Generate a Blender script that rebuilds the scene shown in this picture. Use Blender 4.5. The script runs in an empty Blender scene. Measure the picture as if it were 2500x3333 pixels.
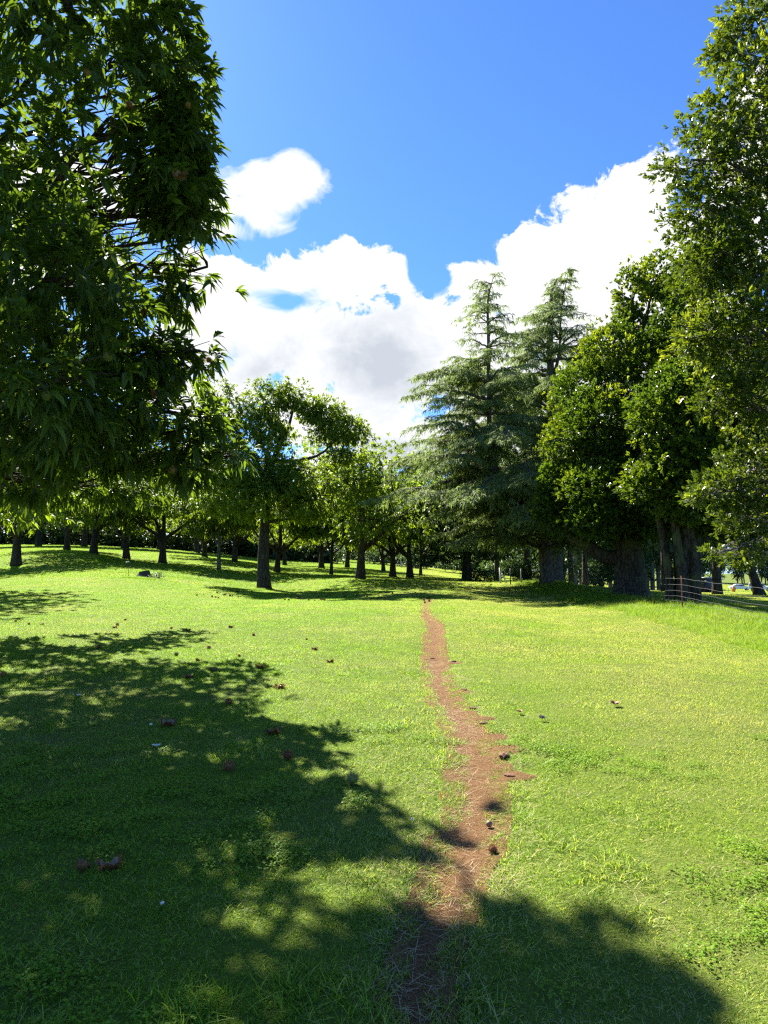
import bpy, math, random
import numpy as np
from mathutils import Vector, Matrix

scene = bpy.context.scene
R = math.radians
rs = np.random.RandomState
COL = scene.collection

# ------------------------------------------------------------------ camera
F, HX, HY, HOR, CAMH = 2100.0, 1250.0, 1666.5, 1850.0, 1.55
PITCH = math.atan((HOR - HY) / F)
cp, sp = math.cos(PITCH), math.sin(PITCH)
cd = bpy.data.cameras.new('camera')
cam = bpy.data.objects.new('camera', cd)
COL.objects.link(cam)
scene.camera = cam
cd.sensor_fit = 'VERTICAL'
cd.sensor_height = 36
cd.lens = F / 3333 * 36
cd.clip_start = .05
cd.clip_end = 3000
cam.location = (0, 0, CAMH)
cam.rotation_euler = (math.pi / 2 + PITCH, 0, 0)


def P(px, py, Y):
    """the point of the place seen at photo pixel px, py that stands Y metres ahead"""
    a, b = (px - HX) / F, (HY - py) / F
    fwd, up = cp - b * sp, sp + b * cp
    k = Y / fwd
    return np.array([a * k, Y, CAMH + up * k])


# ------------------------------------------------------------------ numpy noise
_g = rs(5).rand(256, 256)


def vnoise(x, y, s=1.0, o=0):
    x = np.asarray(x, float) / s + 37.3 + o * 13.7
    y = np.asarray(y, float) / s + 91.1 + o * 7.9
    xi, yi = np.floor(x).astype(int), np.floor(y).astype(int)
    fx, fy = x - xi, y - yi
    fx, fy = fx * fx * (3 - 2 * fx), fy * fy * (3 - 2 * fy)
    a = _g[xi % 256, yi % 256]
    b = _g[(xi + 1) % 256, yi % 256]
    c = _g[xi % 256, (yi + 1) % 256]
    d = _g[(xi + 1) % 256, (yi + 1) % 256]
    return (a * (1 - fx) + b * fx) * (1 - fy) + (c * (1 - fx) + d * fx) * fy


def fbm(x, y, s=1.0, o=0, n=3):
    t, w, k = 0, 0, 1.0
    for i in range(n):
        t = t + k * vnoise(x, y, s / 2 ** i, o + i)
        w += k
        k *= .5
    return t / w


# ------------------------------------------------------------------ terrain
def bump(X, Y):
    c = 9.6
    b = .22 * np.exp(-((X - c) / 1.5) ** 2) - .10 * np.exp(-((X - 5.2) / 1.8) ** 2)
    return b / (1 + np.exp(-(Y - 12) / 2.)) / (1 + np.exp((Y - 44) / 3.))


_ctl = []
for (px, py, Y) in [(1250, 1985, 20), (861, 1917, 37), (50, 1842, 45), (301, 1800, 55), (214, 1790, 65), (409, 1821, 58),
                    (527, 1833, 55), (664, 1812, 75), (709, 1852, 50), (762, 1829, 65), (901, 1863, 55), (924, 1840, 85),
                    (1046, 1850, 70), (1078, 1870, 55), (1130, 1847, 80), (1173, 1883, 45), (1248, 1860, 75), (1278, 1878, 57),
                    (1369, 1873, 66), (1527, 1892, 50), (1100, 1825, 120), (100, 1776, 95), (1500, 1868, 110),
                    (1800, 1897, 36), (2447, 1935, 48), (2311, 1930, 90), (2440, 1924, 140), (2400, 1901, 260), (1900, 1892, 160),
                    (467, 1882, 34), (2335, 1936, 46), (1300, 1925, 32), (-1200, 1870, 45), (-1500, 1800, 90), (3400, 1960, 50),
                    (3400, 1930, 140), (3000, 1905, 260), (600, 1770, 220), (-1500, 1700, 220), (1300, 1815, 260)]:
    _ctl.append(P(px, py, Y))
for (X, Y, z) in [(8.9, 19.4, .33), (9.6, 30.7, .42), (10.2, 27, .36), (10.1, 22.5, .36), (9.2, 15, .28), (0, 0, 0), (0, 6, 0), (5, 6, 0),
                  (-5, 6, .02), (3, 12, .03), (-3, 12, .04), (0, -12, -.1), (12, 0, 0), (-12, 0, .1), (-9, 12, .22), (8, 9, .1), (14, 14, .1),
                  (0, -60, 0), (60, 0, -.5), (-60, 0, 3), (0, -300, 0), (300, 0, -4), (-300, 0, 14), (0, 500, 4), (-300, 400, 22), (300, 400, -4)]:
    _ctl.append(np.array([X, Y, z]))
_ctl = np.array(_ctl)


def _warp(X, Y):
    r = np.sqrt(X * X + Y * Y) + 1e-6
    k = np.log1p(r / 15) / r
    return X * k, Y * k


_cx, _cy = _warp(_ctl[:, 0], _ctl[:, 1])
_cz = _ctl[:, 2] - bump(_ctl[:, 0], _ctl[:, 1])


def _U(dx, dy):
    r2 = dx * dx + dy * dy + 1e-12
    return .5 * r2 * np.log(r2)


_n = len(_cx)
_K = _U(_cx[:, None] - _cx[None], _cy[:, None] - _cy[None]) + np.eye(_n) * .003
_Pm = np.stack([np.ones(_n), _cx, _cy], 1)
_A = np.zeros((_n + 3, _n + 3))
_A[:_n, :_n] = _K
_A[:_n, _n:] = _Pm
_A[_n:, :_n] = _Pm.T
_w = np.linalg.solve(_A, np.concatenate([_cz, np.zeros(3)]))


def gz(X, Y):
    X = np.asarray(X, float)
    Y = np.asarray(Y, float)
    sh = X.shape
    x, y = _warp(X.ravel(), Y.ravel())
    out = np.empty(x.shape)
    for i in range(0, len(x), 20000):
        a, b = x[i:i + 20000], y[i:i + 20000]
        out[i:i + 20000] = _U(a[:, None] - _cx, b[:, None] - _cy) @ _w[:_n] + _w[_n] + a * _w[_n + 1] + b * _w[_n + 2]
    z = out.reshape(sh) + bump(X, Y)
    return z + .035 * (fbm(X, Y, 2.2, 3) - .5)


def G(px, py):
    """ground point seen at a photo pixel"""
    lo = 1.0
    a, b = (px - HX) / F, (HY - py) / F
    fwd, up = cp - b * sp, sp + b * cp
    ys = np.concatenate([np.arange(1, 60, .1), np.arange(60, 320, 1.)])
    xs, zs = a / fwd * ys, CAMH + up / fwd * ys
    hit = np.nonzero(zs < gz(xs, ys))[0]
    if len(hit) == 0:
        i = len(ys) - 1
    else:
        i = hit[0]
    return np.array([xs[i], ys[i], float(gz(xs[i], ys[i]))])


def ground_at(px, Y):
    X = (px - HX) / F * Y * 1.0
    a = (px - HX) / F
    # column of pixel px near the horizon
    X = a * Y / (cp - (HY - 1880) / F * sp)
    return np.array([X, Y, float(gz(X, Y))])


# ------------------------------------------------------------------ materials
def newmat(name):
    m = bpy.data.materials.new(name)
    m.use_nodes = True
    nt = m.node_tree
    for n in list(nt.nodes):
        nt.nodes.remove(n)
    out = nt.nodes.new('ShaderNodeOutputMaterial')
    return m, nt, out


def N(nt, t, **kw):
    n = nt.nodes.new(t)
    for k, v in kw.items():
        if k.startswith('i_'):
            n.inputs[k[2:].replace('_', ' ')].default_value = v
        else:
            setattr(n, k, v)
    return n


def ramp(nt, fac, stops):
    r = nt.nodes.new('ShaderNodeValToRGB')
    e = r.color_ramp.elements
    while len(e) < len(stops):
        e.new(.5)
    for k, (p, c) in enumerate(stops):
        e[k].position = p
        e[k].color = (*c, 1)
    nt.links.new(fac, r.inputs[0])
    return r.outputs[0]


def mixc(nt, fac, a, b, mode='MIX'):
    m = nt.nodes.new('ShaderNodeMix')
    m.data_type = 'RGBA'
    m.blend_type = mode
    for s, v in ((0, fac), (6, a), (7, b)):
        if hasattr(v, 'links') or hasattr(v, 'is_linked'):
            nt.links.new(v, m.inputs[s])
        elif isinstance(v, (int, float)):
            m.inputs[s].default_value = v
        else:
            m.inputs[s].default_value = (*v, 1)
    return m.outputs[2]


def worldnoise(nt, scale, detail=2, rough=.5):
    g = nt.nodes.new('ShaderNodeNewGeometry')
    n = nt.nodes.new('ShaderNodeTexNoise')
    n.inputs['Scale'].default_value = scale
    n.inputs['Detail'].default_value = detail
    n.inputs['Roughness'].default_value = rough
    nt.links.new(g.outputs['Position'], n.inputs['Vector'])
    return n.outputs[0]


def leafmat(name, dark, light, young=None, trans=.4, tcol=None, rough=.42, wave=.6, spec=.5, isl=True, yf=.12):
    m, nt, out = newmat(name)
    L = nt.links.new
    g = nt.nodes.new('ShaderNodeNewGeometry')
    wn = worldnoise(nt, wave, 1)
    if isl:
        rnd = g.outputs['Random Per Island']
    else:
        rnd = wn
    c = mixc(nt, rnd, dark, light)
    c = mixc(nt, ramp(nt, wn, [(.35, (0, 0, 0)), (.65, (1, 1, 1))]), c, tuple(.5 * (a + b) * .8 for a, b in zip(dark, light)))
    if young:
        at = N(nt, 'ShaderNodeAttribute', attribute_name='young')
        c = mixc(nt, at.outputs['Fac'], c, young)
    pb = N(nt, 'ShaderNodeBsdfPrincipled')
    pb.inputs['Roughness'].default_value = rough
    pb.inputs['Specular IOR Level'].default_value = spec
    L(c, pb.inputs['Base Color'])
    tr = N(nt, 'ShaderNodeBsdfTranslucent')
    tc = mixc(nt, 1.0, c, tcol or (1.9, 1.75, .55), 'MULTIPLY')
    L(tc, tr.inputs[0])
    ms = N(nt, 'ShaderNodeMixShader')
    ms.inputs[0].default_value = trans
    L(pb.outputs[0], ms.inputs[1])
    L(tr.outputs[0], ms.inputs[2])
    L(ms.outputs[0], out.inputs[0])
    return m


def solid(name, col, rough=.6, metal=0, spec=.5, nscale=0, namt=.3, bumpn=0, coords='Object', col2=None):
    m, nt, out = newmat(name)
    pb = N(nt, 'ShaderNodeBsdfPrincipled')
    pb.inputs['Roughness'].default_value = rough
    pb.inputs['Metallic'].default_value = metal
    pb.inputs['Specular IOR Level'].default_value = spec
    if nscale:
        tc = N(nt, 'ShaderNodeTexCoord')
        n = N(nt, 'ShaderNodeTexNoise')
        n.inputs['Scale'].default_value = nscale
        n.inputs['Detail'].default_value = 5
        nt.links.new(tc.outputs[coords], n.inputs['Vector'])
        c = ramp(nt, n.outputs[0], [(.3, tuple(x * (1 - namt) for x in col)), (.7, col2 or tuple(min(1, x * (1 + namt)) for x in col))])
        nt.links.new(c, pb.inputs['Base Color'])
        if bumpn:
            b = N(nt, 'ShaderNodeBump')
            b.inputs['Strength'].default_value = bumpn
            b.inputs['Distance'].default_value = .02
            nt.links.new(n.outputs[0], b.inputs['Height'])
            nt.links.new(b.outputs[0], pb.inputs['Normal'])
    else:
        pb.inputs['Base Color'].default_value = (*col, 1)
    nt.links.new(pb.outputs[0], out.inputs[0])
    return m


def barkmat(name, a, b, zs=.25, sc=9, moss=None):
    m, nt, out = newmat(name)
    L = nt.links.new
    tc = N(nt, 'ShaderNodeTexCoord')
    mp = N(nt, 'ShaderNodeMapping')
    mp.inputs['Scale'].default_value = (1, 1, zs)
    L(tc.outputs['Object'], mp.inputs[0])
    n = N(nt, 'ShaderNodeTexNoise')
    n.inputs['Scale'].default_value = sc
    n.inputs['Detail'].default_value = 6
    n.inputs['Roughness'].default_value = .65
    L(mp.outputs[0], n.inputs['Vector'])
    v = N(nt, 'ShaderNodeTexVoronoi', feature='DISTANCE_TO_EDGE')
    v.inputs['Scale'].default_value = sc * 1.2
    L(mp.outputs[0], v.inputs['Vector'])
    c = ramp(nt, n.outputs[0], [(.3, a), (.7, b)])
    crack = ramp(nt, v.outputs['Distance'], [(0, (.25, .25, .25)), (.12, (1, 1, 1))])
    c = mixc(nt, 1.0, c, crack, 'MULTIPLY')
    if moss:
        wn = worldnoise(nt, 1.3, 4)
        c = mixc(nt, ramp(nt, wn, [(.5, (0, 0, 0)), (.62, (.8, .8, .8))]), c, moss)
    pb = N(nt, 'ShaderNodeBsdfPrincipled')
    pb.inputs['Roughness'].default_value = .9
    pb.inputs['Specular IOR Level'].default_value = .15
    L(c, pb.inputs['Base Color'])
    mul = N(nt, 'ShaderNodeMath', operation='MULTIPLY')
    L(n.outputs[0], mul.inputs[0])
    L(crack, mul.inputs[1])
    bp = N(nt, 'ShaderNodeBump')
    bp.inputs['Strength'].default_value = .9
    bp.inputs['Distance'].default_value = .05
    L(mul.outputs[0], bp.inputs['Height'])
    L(bp.outputs[0], pb.inputs['Normal'])
    L(pb.outputs[0], out.inputs[0])
    return m


M = {}
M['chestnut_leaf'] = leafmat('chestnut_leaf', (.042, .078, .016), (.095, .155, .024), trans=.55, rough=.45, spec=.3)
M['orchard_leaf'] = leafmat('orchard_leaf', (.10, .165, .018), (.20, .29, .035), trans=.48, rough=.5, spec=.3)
M['oak_leaf'] = leafmat('oak_leaf', (.042, .085, .012), (.085, .15, .02), young=(.45, .52, .04), trans=.42, rough=.4, spec=.35)
M['laurel_leaf'] = leafmat('laurel_leaf', (.045, .08, .012), (.085, .13, .018), young=(.34, .40, .05), trans=.4, rough=.38, spec=.4)
M['cedar_leaf'] = leafmat('cedar_leaf', (.14, .19, .07), (.26, .32, .12), trans=.42, rough=.7, spec=.15, tcol=(1.3, 1.4, .7))
M['wood_leaf'] = leafmat('wood_leaf', (.035, .068, .022), (.07, .12, .035), trans=.25, rough=.6)
M['bush_leaf'] = leafmat('bush_leaf', (.04, .085, .035), (.09, .16, .05), trans=.35, rough=.5)
M['bark'] = barkmat('bark', (.035, .028, .022), (.11, .09, .07))
M['bark_oak'] = barkmat('bark_oak', (.04, .032, .024), (.11, .085, .065), zs=.3, sc=7, moss=(.09, .10, .045))
M['bark_pale'] = barkmat('bark_pale', (.12, .11, .09), (.26, .24, .2))
M['bark_cedar'] = barkmat('bark_cedar', (.09, .075, .06), (.2, .17, .14))

# ------------------------------------------------------------------ object helpers


def tag(o, label=None, cat=None, group=None, kind=None):
    if label:
        o['label'] = label
    if cat:
        o['category'] = cat
    if group:
        o['group'] = group
    if kind:
        o['kind'] = kind
    return o


def empty(name, loc, label, cat, group=None, rz=0):
    o = bpy.data.objects.new(name, None)
    COL.objects.link(o)
    o.location = [float(v) for v in loc]
    o.rotation_euler = (0, 0, rz)
    return tag(o, label, cat, group)


def mk(name, V, Q=None, T=None, mat=None, parent=None, smooth=False, attr=None, link=True, loc=None):
    """one mesh object from arrays of vertices, quads and triangles"""
    V = np.asarray(V, np.float32).reshape(-1, 3)
    me = bpy.data.meshes.new(name)
    Q = np.zeros((0, 4), np.int32) if Q is None else np.asarray(Q, np.int32).reshape(-1, 4)
    T = np.zeros((0, 3), np.int32) if T is None else np.asarray(T, np.int32).reshape(-1, 3)
    me.vertices.add(len(V))
    me.vertices.foreach_set('co', V.ravel())
    me.loops.add(Q.size + T.size)
    me.loops.foreach_set('vertex_index', np.concatenate([Q.ravel(), T.ravel()]))
    nf = len(Q) + len(T)
    me.polygons.add(nf)
    tot = np.concatenate([np.full(len(Q), 4), np.full(len(T), 3)]).astype(np.int32)
    st = np.concatenate([[0], np.cumsum(tot)[:-1]]).astype(np.int32) if nf else np.zeros(0, np.int32)
    me.polygons.foreach_set('loop_start', st)
    me.polygons.foreach_set('loop_total', tot)
    if smooth:
        me.polygons.foreach_set('use_smooth', np.ones(nf, bool))
    if attr:
        for k, v in attr.items():
            a = me.attributes.new(k, 'FLOAT', 'POINT')
            a.data.foreach_set('value', np.asarray(v, np.float32))
    me.update(calc_edges=True)
    if mat:
        me.materials.append(M[mat] if isinstance(mat, str) else mat)
    o = bpy.data.objects.new(name, me)
    if link:
        COL.objects.link(o)
    if parent:
        o.parent = parent
    if loc is not None:
        o.location = [float(v) for v in loc]
    return o


class MB:
    """collects boxes, tubes, prisms into one mesh"""

    def __init__(s):
        s.V, s.Q, s.T, s.n = [], [], [], 0

    def add(s, V, Q=None, T=None):
        V = np.asarray(V, float).reshape(-1, 3)
        s.V.append(V)
        if Q is not None and len(Q):
            s.Q.append(np.asarray(Q).reshape(-1, 4) + s.n)
        if T is not None and len(T):
            s.T.append(np.asarray(T).reshape(-1, 3) + s.n)
        s.n += len(V)
        return s

    def box(s, c, d, taper=1.0):
        x, y, z = [v / 2 for v in d]
        V = []
        for sz, k in ((-1, 1), (1, taper)):
            for sx, sy in ((-1, -1), (1, -1), (1, 1), (-1, 1)):
                V.append((c[0] + sx * x * k, c[1] + sy * y * k, c[2] + sz * z))
        return s.add(V, [(3, 2, 1, 0), (4, 5, 6, 7), (0, 1, 5, 4), (1, 2, 6, 5), (2, 3, 7, 6), (3, 0, 4, 7)])

    def tube(s, pts, rad, n=8, cap=True, wob=0, seed=0):
        V, Q, T = tube(pts, rad, n, cap, wob, seed)
        return s.add(V, Q, T)

    def prism(s, prof, x0, x1):
        """profile in (y,z) swept from x0 to x1, fan-capped (convex) """
        n = len(prof)
        V = [(x0, y, z) for y, z in prof] + [(x1, y, z) for y, z in prof]
        Q = [(i, (i + 1) % n, n + (i + 1) % n, n + i) for i in range(n)]
        T = [(0, i + 1, i) for i in range(1, n - 1)] + [(n, n + i, n + i + 1) for i in range(1, n - 1)]
        return s.add(V, Q, T)

    def build(s, name, mat=None, parent=None, smooth=False, **k):
        return mk(name, np.concatenate(s.V), np.concatenate(s.Q) if s.Q else None, np.concatenate(s.T) if s.T else None, mat, parent, smooth, **k)


def tube(pts, rad, n=8, cap=True, wob=0, seed=0):
    pts = np.asarray(pts, float)
    m = len(pts)
    rad = np.broadcast_to(np.asarray(rad, float), (m,))
    t = np.gradient(pts, axis=0)
    t /= np.linalg.norm(t, axis=1)[:, None] + 1e-9
    ref = np.array([1., 0, 0]) if abs(t[0][2]) > .7 else np.array([0, 0, 1.])
    V = np.zeros((m, n, 3))
    u = ref - t[0] * np.dot(ref, t[0])
    a = np.arange(n) / n * 2 * np.pi
    r = rs(seed)
    ph = r.rand(6) * 6.28
    for i in range(m):
        u = u - t[i] * np.dot(u, t[i])
        u /= np.linalg.norm(u) + 1e-9
        w = np.cross(t[i], u)
        rr = rad[i] * np.ones(n)
        if wob:
            rr = rr * (1 + wob * (np.sin(5 * a + ph[0] + i * .15) * .5 + np.sin(8 * a + ph[1] - i * .2) * .35 + np.sin(3 * a + ph[2]) * .5 + np.sin(13 * a + ph[3] + i * .4) * .3) + wob * .4 * (r.rand(n) - .5))
        V[i] = pts[i] + rr[:, None] * (np.cos(a)[:, None] * u + np.sin(a)[:, None] * w)
    i, j = np.meshgrid(np.arange(m - 1), np.arange(n), indexing='ij')
    jn = (j + 1) % n
    Q = np.stack([i * n + j, i * n + jn, (i + 1) * n + jn, (i + 1) * n + j], -1).reshape(-1, 4)
    V = V.reshape(-1, 3)
    T = None
    if cap:
        V = np.vstack([V, pts[0], pts[-1]])
        b0, b1 = m * n, m * n + 1
        T = [(b0, (k + 1) % n, k) for k in range(n)] + [(b1, (m - 1) * n + k, (m - 1) * n + (k + 1) % n) for k in range(n)]
    return V, Q, T


def bez(a, b, n=7, sag=0, out=None, r=None, jit=0):
    a, b = np.asarray(a, float), np.asarray(b, float)
    t = np.linspace(0, 1, n)[:, None]
    L = np.linalg.norm(b - a)
    c = (a + b) / 2 + np.array([0, 0, sag * L])
    if out is not None:
        c = c + np.asarray(out) * L
    p = (1 - t) ** 2 * a + 2 * t * (1 - t) * c + t * t * b
    if jit and r is not None:
        k = r.randn(n, 3) * jit * L
        k[0] = 0
        k[-1] = 0
        p = p + k
    return p


def unit(v):
    return v / (np.linalg.norm(v, axis=-1, keepdims=True) + 1e-9)


def leaves(b, d, L, W, r, kind='diamond', droop=.3, upb=.0):
    """leaf blades: b,d (N,3); returns verts and quads"""
    n = len(b)
    L = np.broadcast_to(L, (n,)).reshape(n, 1)
    W = np.broadcast_to(W, (n,)).reshape(n, 1)
    rv = r.randn(n, 3)
    rv[:, 2] += 2.2
    s = unit(np.cross(d, unit(rv)))
    dn = np.array([0, 0, -1.])
    nr = np.cross(s, d)
    if kind == 'diamond':
        m = b + d * L * .5 + nr * W * .12
        tip = b + d * L + dn * droop * L
        V = np.stack([b, m + s * W / 2, tip, m - s * W / 2], 1)
        i = np.arange(n)[:, None] * 4
        return V.reshape(-1, 3), np.concatenate([i, i + 1, i + 2, i + 3], 1), 4
    # long: 4 rows of left / middle / right
    ts = [0.0, .3, .68, 1.0]
    ws = [.12, 1, .72, .04]
    rows = []
    for t, w in zip(ts, ws):
        c = b + d * L * t + dn * droop * L * t * t
        e = nr * W * .16 * w
        rows += [c + s * W * w / 2 + e, c, c - s * W * w / 2 + e]
    V = np.stack(rows, 1)
    i = np.arange(n)[:, None] * 12
    Q = []
    for k in range(3):
        o = 3 * k
        Q.append(np.concatenate([i + o, i + o + 1, i + o + 4, i + o + 3], 1))
        Q.append(np.concatenate([i + o + 1, i + o + 2, i + o + 5, i + o + 4], 1))
    return V.reshape(-1, 3), np.concatenate(Q, 0), 12


def shoots_to_leaves(p, d, nl, L, W, r, kind='diamond', spread=.9, slen=.15, droop=.3, lv=.42):
    """nl leaves round each shoot"""
    n = len(p)
    pp = np.repeat(p, nl, 0)
    dd = np.repeat(d, nl, 0)
    k = np.tile(np.linspace(0, 1, nl), n)[:, None]
    base = pp + dd * slen * k
    q = r.randn(n * nl, 3)
    q = unit(q - dd * np.sum(q * dd, 1)[:, None])
    sp_ = spread * (1.15 - .75 * k)
    ld = unit(dd + q * sp_ * (1 + .3 * r.randn(n * nl, 1)))
    ll = L * (1 - lv + 2 * lv * r.rand(n * nl)) * (1 - .25 * k[:, 0])
    return leaves(base, ld, ll, W * ll / L, r, kind, droop)


def crown_pts(lobes, n, r, inner=.35, gap=.0, gs=1.1, seed=0):
    """shoot points and outward directions in a set of ellipsoid lobes (cx,cy,cz,rx,ry,rz)"""
    lb = np.array(lobes, float)
    w = (lb[:, 3] * lb[:, 4] + lb[:, 4] * lb[:, 5] + lb[:, 3] * lb[:, 5])
    w /= w.sum()
    k = r.choice(len(lb), n, p=w)
    dr = unit(r.randn(n, 3))
    rad = inner + (1 - inner) * r.rand(n) ** .55
    rad *= 1 + .10 * r.randn(n) * (r.rand(n) < .5)
    # lumpy outline
    c, s = lb[k, :3], lb[k, 3:6]
    lum = 1 + .36 * (fbm(dr[:, 0] * 2 + k * 3.1, dr[:, 1] * 2 + dr[:, 2] * 2.7, .42, seed) - .5) * 2
    p = c + dr * s * (rad * lum)[:, None]
    out = unit(dr / s)
    if gap:
        g = vnoise(p[:, 0] + p[:, 2] * .7, p[:, 1] - p[:, 2] * .6, gs, seed + 9)
        keep = g > gap
        p, out, k, rad = p[keep], out[keep], k[keep], rad[keep]
    return p, out, k, rad


def limbs(mb, start_pts, lobes, tips, tipk, r, r0=.16, sub=9, tw=.010, twn=4, maxtw=900, sag=.12):
    """limbs from the trunk to the lobes, branches through each lobe, twigs to shoots"""
    for li, lb in enumerate(lobes):
        c = np.array(lb[:3])
        dd = np.linalg.norm(start_pts - c, axis=1) + .9 * np.maximum(0, start_pts[:, 2] - c[2] + .3)
        s = start_pts[np.argmin(dd)]
        size = min(lb[3:6])
        ra = r0 * (.45 + .55 * min(1, size / 2))
        path = bez(s, c, 8, sag=-sag, r=r, jit=.02)
        mb.tube(path, np.linspace(ra, ra * .45, 8), 7, cap=False)
        idx = np.nonzero(tipk == li)[0]
        if len(idx) == 0:
            continue
        subs = r.choice(idx, min(sub, len(idx)), replace=False)
        sp_ = []
        for q in subs:
            tpt = path[r.randint(3, 8)]
            e = tips[q] * .85 + c * .15
            b = bez(tpt, e, 6, sag=.05, r=r, jit=.03)
            mb.tube(b, np.linspace(ra * .38, ra * .1, 6), 5, cap=False)
            sp_.append(b[2:])
        sp_ = np.concatenate(sp_)
        ti = r.choice(idx, min(len(idx), int(maxtw * len(idx) / len(tips)) + 1), replace=False)
        for q in ti:
            j = np.argmin(np.sum((sp_ - tips[q]) ** 2, 1))
            if np.linalg.norm(sp_[j] - tips[q]) > .55 * size:
                continue
            mb.tube(bez(sp_[j], tips[q], twn, sag=-.05), np.linspace(tw, tw * .4, twn), 3, cap=False)


def tree_parts(prefix, lobes, trunk, trad, root, leafm, barkm, n, nl, L, W, seed, kind='diamond', inner=.35, gap=0, gs=1.1,
               spread=.9, slen=.15, droop=.3, upb=.35, young=0, r0=.16, sub=9, maxtw=900, sides=12, wob=.05, tw=.010, limb_from=.35, extra=None, dirj=.5, sag=.12, yz=.6):
    r = rs(seed)
    p, out, k, rad = crown_pts(lobes, n, r, inner, gap, gs, seed)
    d = unit(out + np.array([0, 0, upb]) + dirj * r.randn(len(p), 3))
    V, Q, per = shoots_to_leaves(p, d, nl, L, W, r, kind, spread, slen, droop)
    at = None
    if young:
        hz = p[:, 2]
        hn = (hz - hz.min()) / (np.ptp(hz) + 1e-6)
        cl = fbm(p[:, 0] + p[:, 2], p[:, 1] + .5 * p[:, 2], 1.6, seed + 3)
        yv = np.clip((rad - .8) * 3, 0, 1) * np.clip((cl - .42) * 6, 0, 1) * (yz + (1 - yz) * hn) * young * (.4 + .6 * r.rand(len(p)))
        yv = np.clip(yv, 0, 1)
        at = {'young': np.repeat(yv, nl * per)}
    mk('crown', V, Q, None, leafm, root, attr=at)
    tr = MB()
    tr.tube(trunk, trad, sides, wob=wob, seed=seed)
    if extra:
        for (pp, rr) in extra:
            tr.tube(pp, rr, max(8, sides // 2), wob=wob, seed=seed + 1)
    tr.build('trunk', barkm, root, smooth=True)
    br = MB()
    st = np.asarray(trunk, float)
    st = st[int(len(st) * limb_from):]
    if extra:
        st = np.concatenate([st] + [np.asarray(e[0])[2:] for e in extra])
    limbs(br, st, lobes, p, k, r, r0, sub, tw, maxtw=maxtw, sag=sag)
    br.build('branches', barkm, root, smooth=True)
    return p


def spine(pts, n=14):
    """smooth path through points (Catmull-Rom)"""
    p = np.asarray(pts, float)
    p = np.vstack([2 * p[0] - p[1], p, 2 * p[-1] - p[-2]])
    out = []
    m = len(p) - 3
    for t in np.linspace(0, m - 1e-6, n):
        i = int(t)
        f = t - i
        a, b, c, d = p[i:i + 4]
        out.append(.5 * (2 * b + (c - a) * f + (2 * a - 5 * b + 4 * c - d) * f * f + (3 * b - a - 3 * c + d) * f ** 3))
    return np.array(out)


def flare(n, r0, r1, fl=.45, h=.12):
    t = np.linspace(0, 1, n)
    return (r0 + (r1 - r0) * t) * (1 + fl * np.exp(-t / h))


def L3(px, py, Y, rx, ry, rd, org):
    """a lobe centred on what is seen at px,py at depth Y, radii from photo pixels, depth radius in m"""
    c = P(px, py, Y) - org
    k = Y / F
    return (c[0], c[1], c[2], rx * k, rd, ry * k)


exec_order = []
# ================================================================== SETTING
SUN_AZ, SUN_EL = 28.0, 43.0
sd = Vector((-math.sin(R(SUN_AZ)) * math.cos(R(SUN_EL)), math.cos(R(SUN_AZ)) * math.cos(R(SUN_EL)), math.sin(R(SUN_EL))))
ld = bpy.data.lights.new('sun', 'SUN')
ld.energy = 5.0
ld.angle = R(.53)
ld.color = (1, .95, .86)
lo = bpy.data.objects.new('sun', ld)
COL.objects.link(lo)
lo.rotation_euler = (-sd).to_track_quat('-Z', 'Y').to_euler()
lo.location = (-20, 30, 60)

wd = bpy.data.worlds.new('World')
scene.world = wd
wd.use_nodes = True
nt = wd.node_tree
for n in list(nt.nodes):
    nt.nodes.remove(n)
L = nt.links.new
wo = nt.nodes.new('ShaderNodeOutputWorld')
bg = nt.nodes.new('ShaderNodeBackground')
bg.inputs[1].default_value = .060
L(bg.outputs[0], wo.inputs[0])
sk = nt.nodes.new('ShaderNodeTexSky')
sk.sky_type = 'NISHITA'
sk.sun_disc = False
sk.sun_elevation = R(SUN_EL)
sk.sun_rotation = R(-SUN_AZ)
sk.altitude = 800
sk.air_density = 1.0
sk.dust_density = .2
sk.ozone_density = 3.0
tc = nt.nodes.new('ShaderNodeTexCoord')
DIR = tc.outputs['Generated']


def mth(op, a, b=None, c=None, clamp=False):
    m = nt.nodes.new('ShaderNodeMath')
    m.operation = op
    m.use_clamp = clamp
    for i, v in enumerate((a, b, c)):
        if v is None:
            continue
        if isinstance(v, (int, float)):
            m.inputs[i].default_value = v
        else:
            L(v, m.inputs[i])
    return m.outputs[0]


def wnoise(scale, detail, rough=.55, dist=0, off=(0, 0, 0), zs=1.0):
    mp = nt.nodes.new('ShaderNodeMapping')
    mp.inputs['Location'].default_value = off
    mp.inputs['Scale'].default_value = (1, 1, zs)
    L(DIR, mp.inputs[0])
    n = nt.nodes.new('ShaderNodeTexNoise')
    n.inputs['Scale'].default_value = scale
    n.inputs['Detail'].default_value = detail
    n.inputs['Roughness'].default_value = rough
    n.inputs['Distortion'].default_value = dist
    L(mp.outputs[0], n.inputs['Vector'])
    return n.outputs[0]


sx = nt.nodes.new('ShaderNodeSeparateXYZ')
L(DIR, sx.inputs[0])
AZ = mth('ARCTAN2', sx.outputs[0], sx.outputs[1])
EL = mth('ARCSINE', sx.outputs[2])
n_big = mth('SUBTRACT', wnoise(5, 3, .5, .2), .5)
n_big2 = mth('SUBTRACT', wnoise(5, 3, .5, .2, (7, 3, 1)), .5)
AZd = mth('ADD', AZ, mth('MULTIPLY', n_big, .10))
ELd = mth('ADD', EL, mth('MULTIPLY', n_big2, .10))


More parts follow.
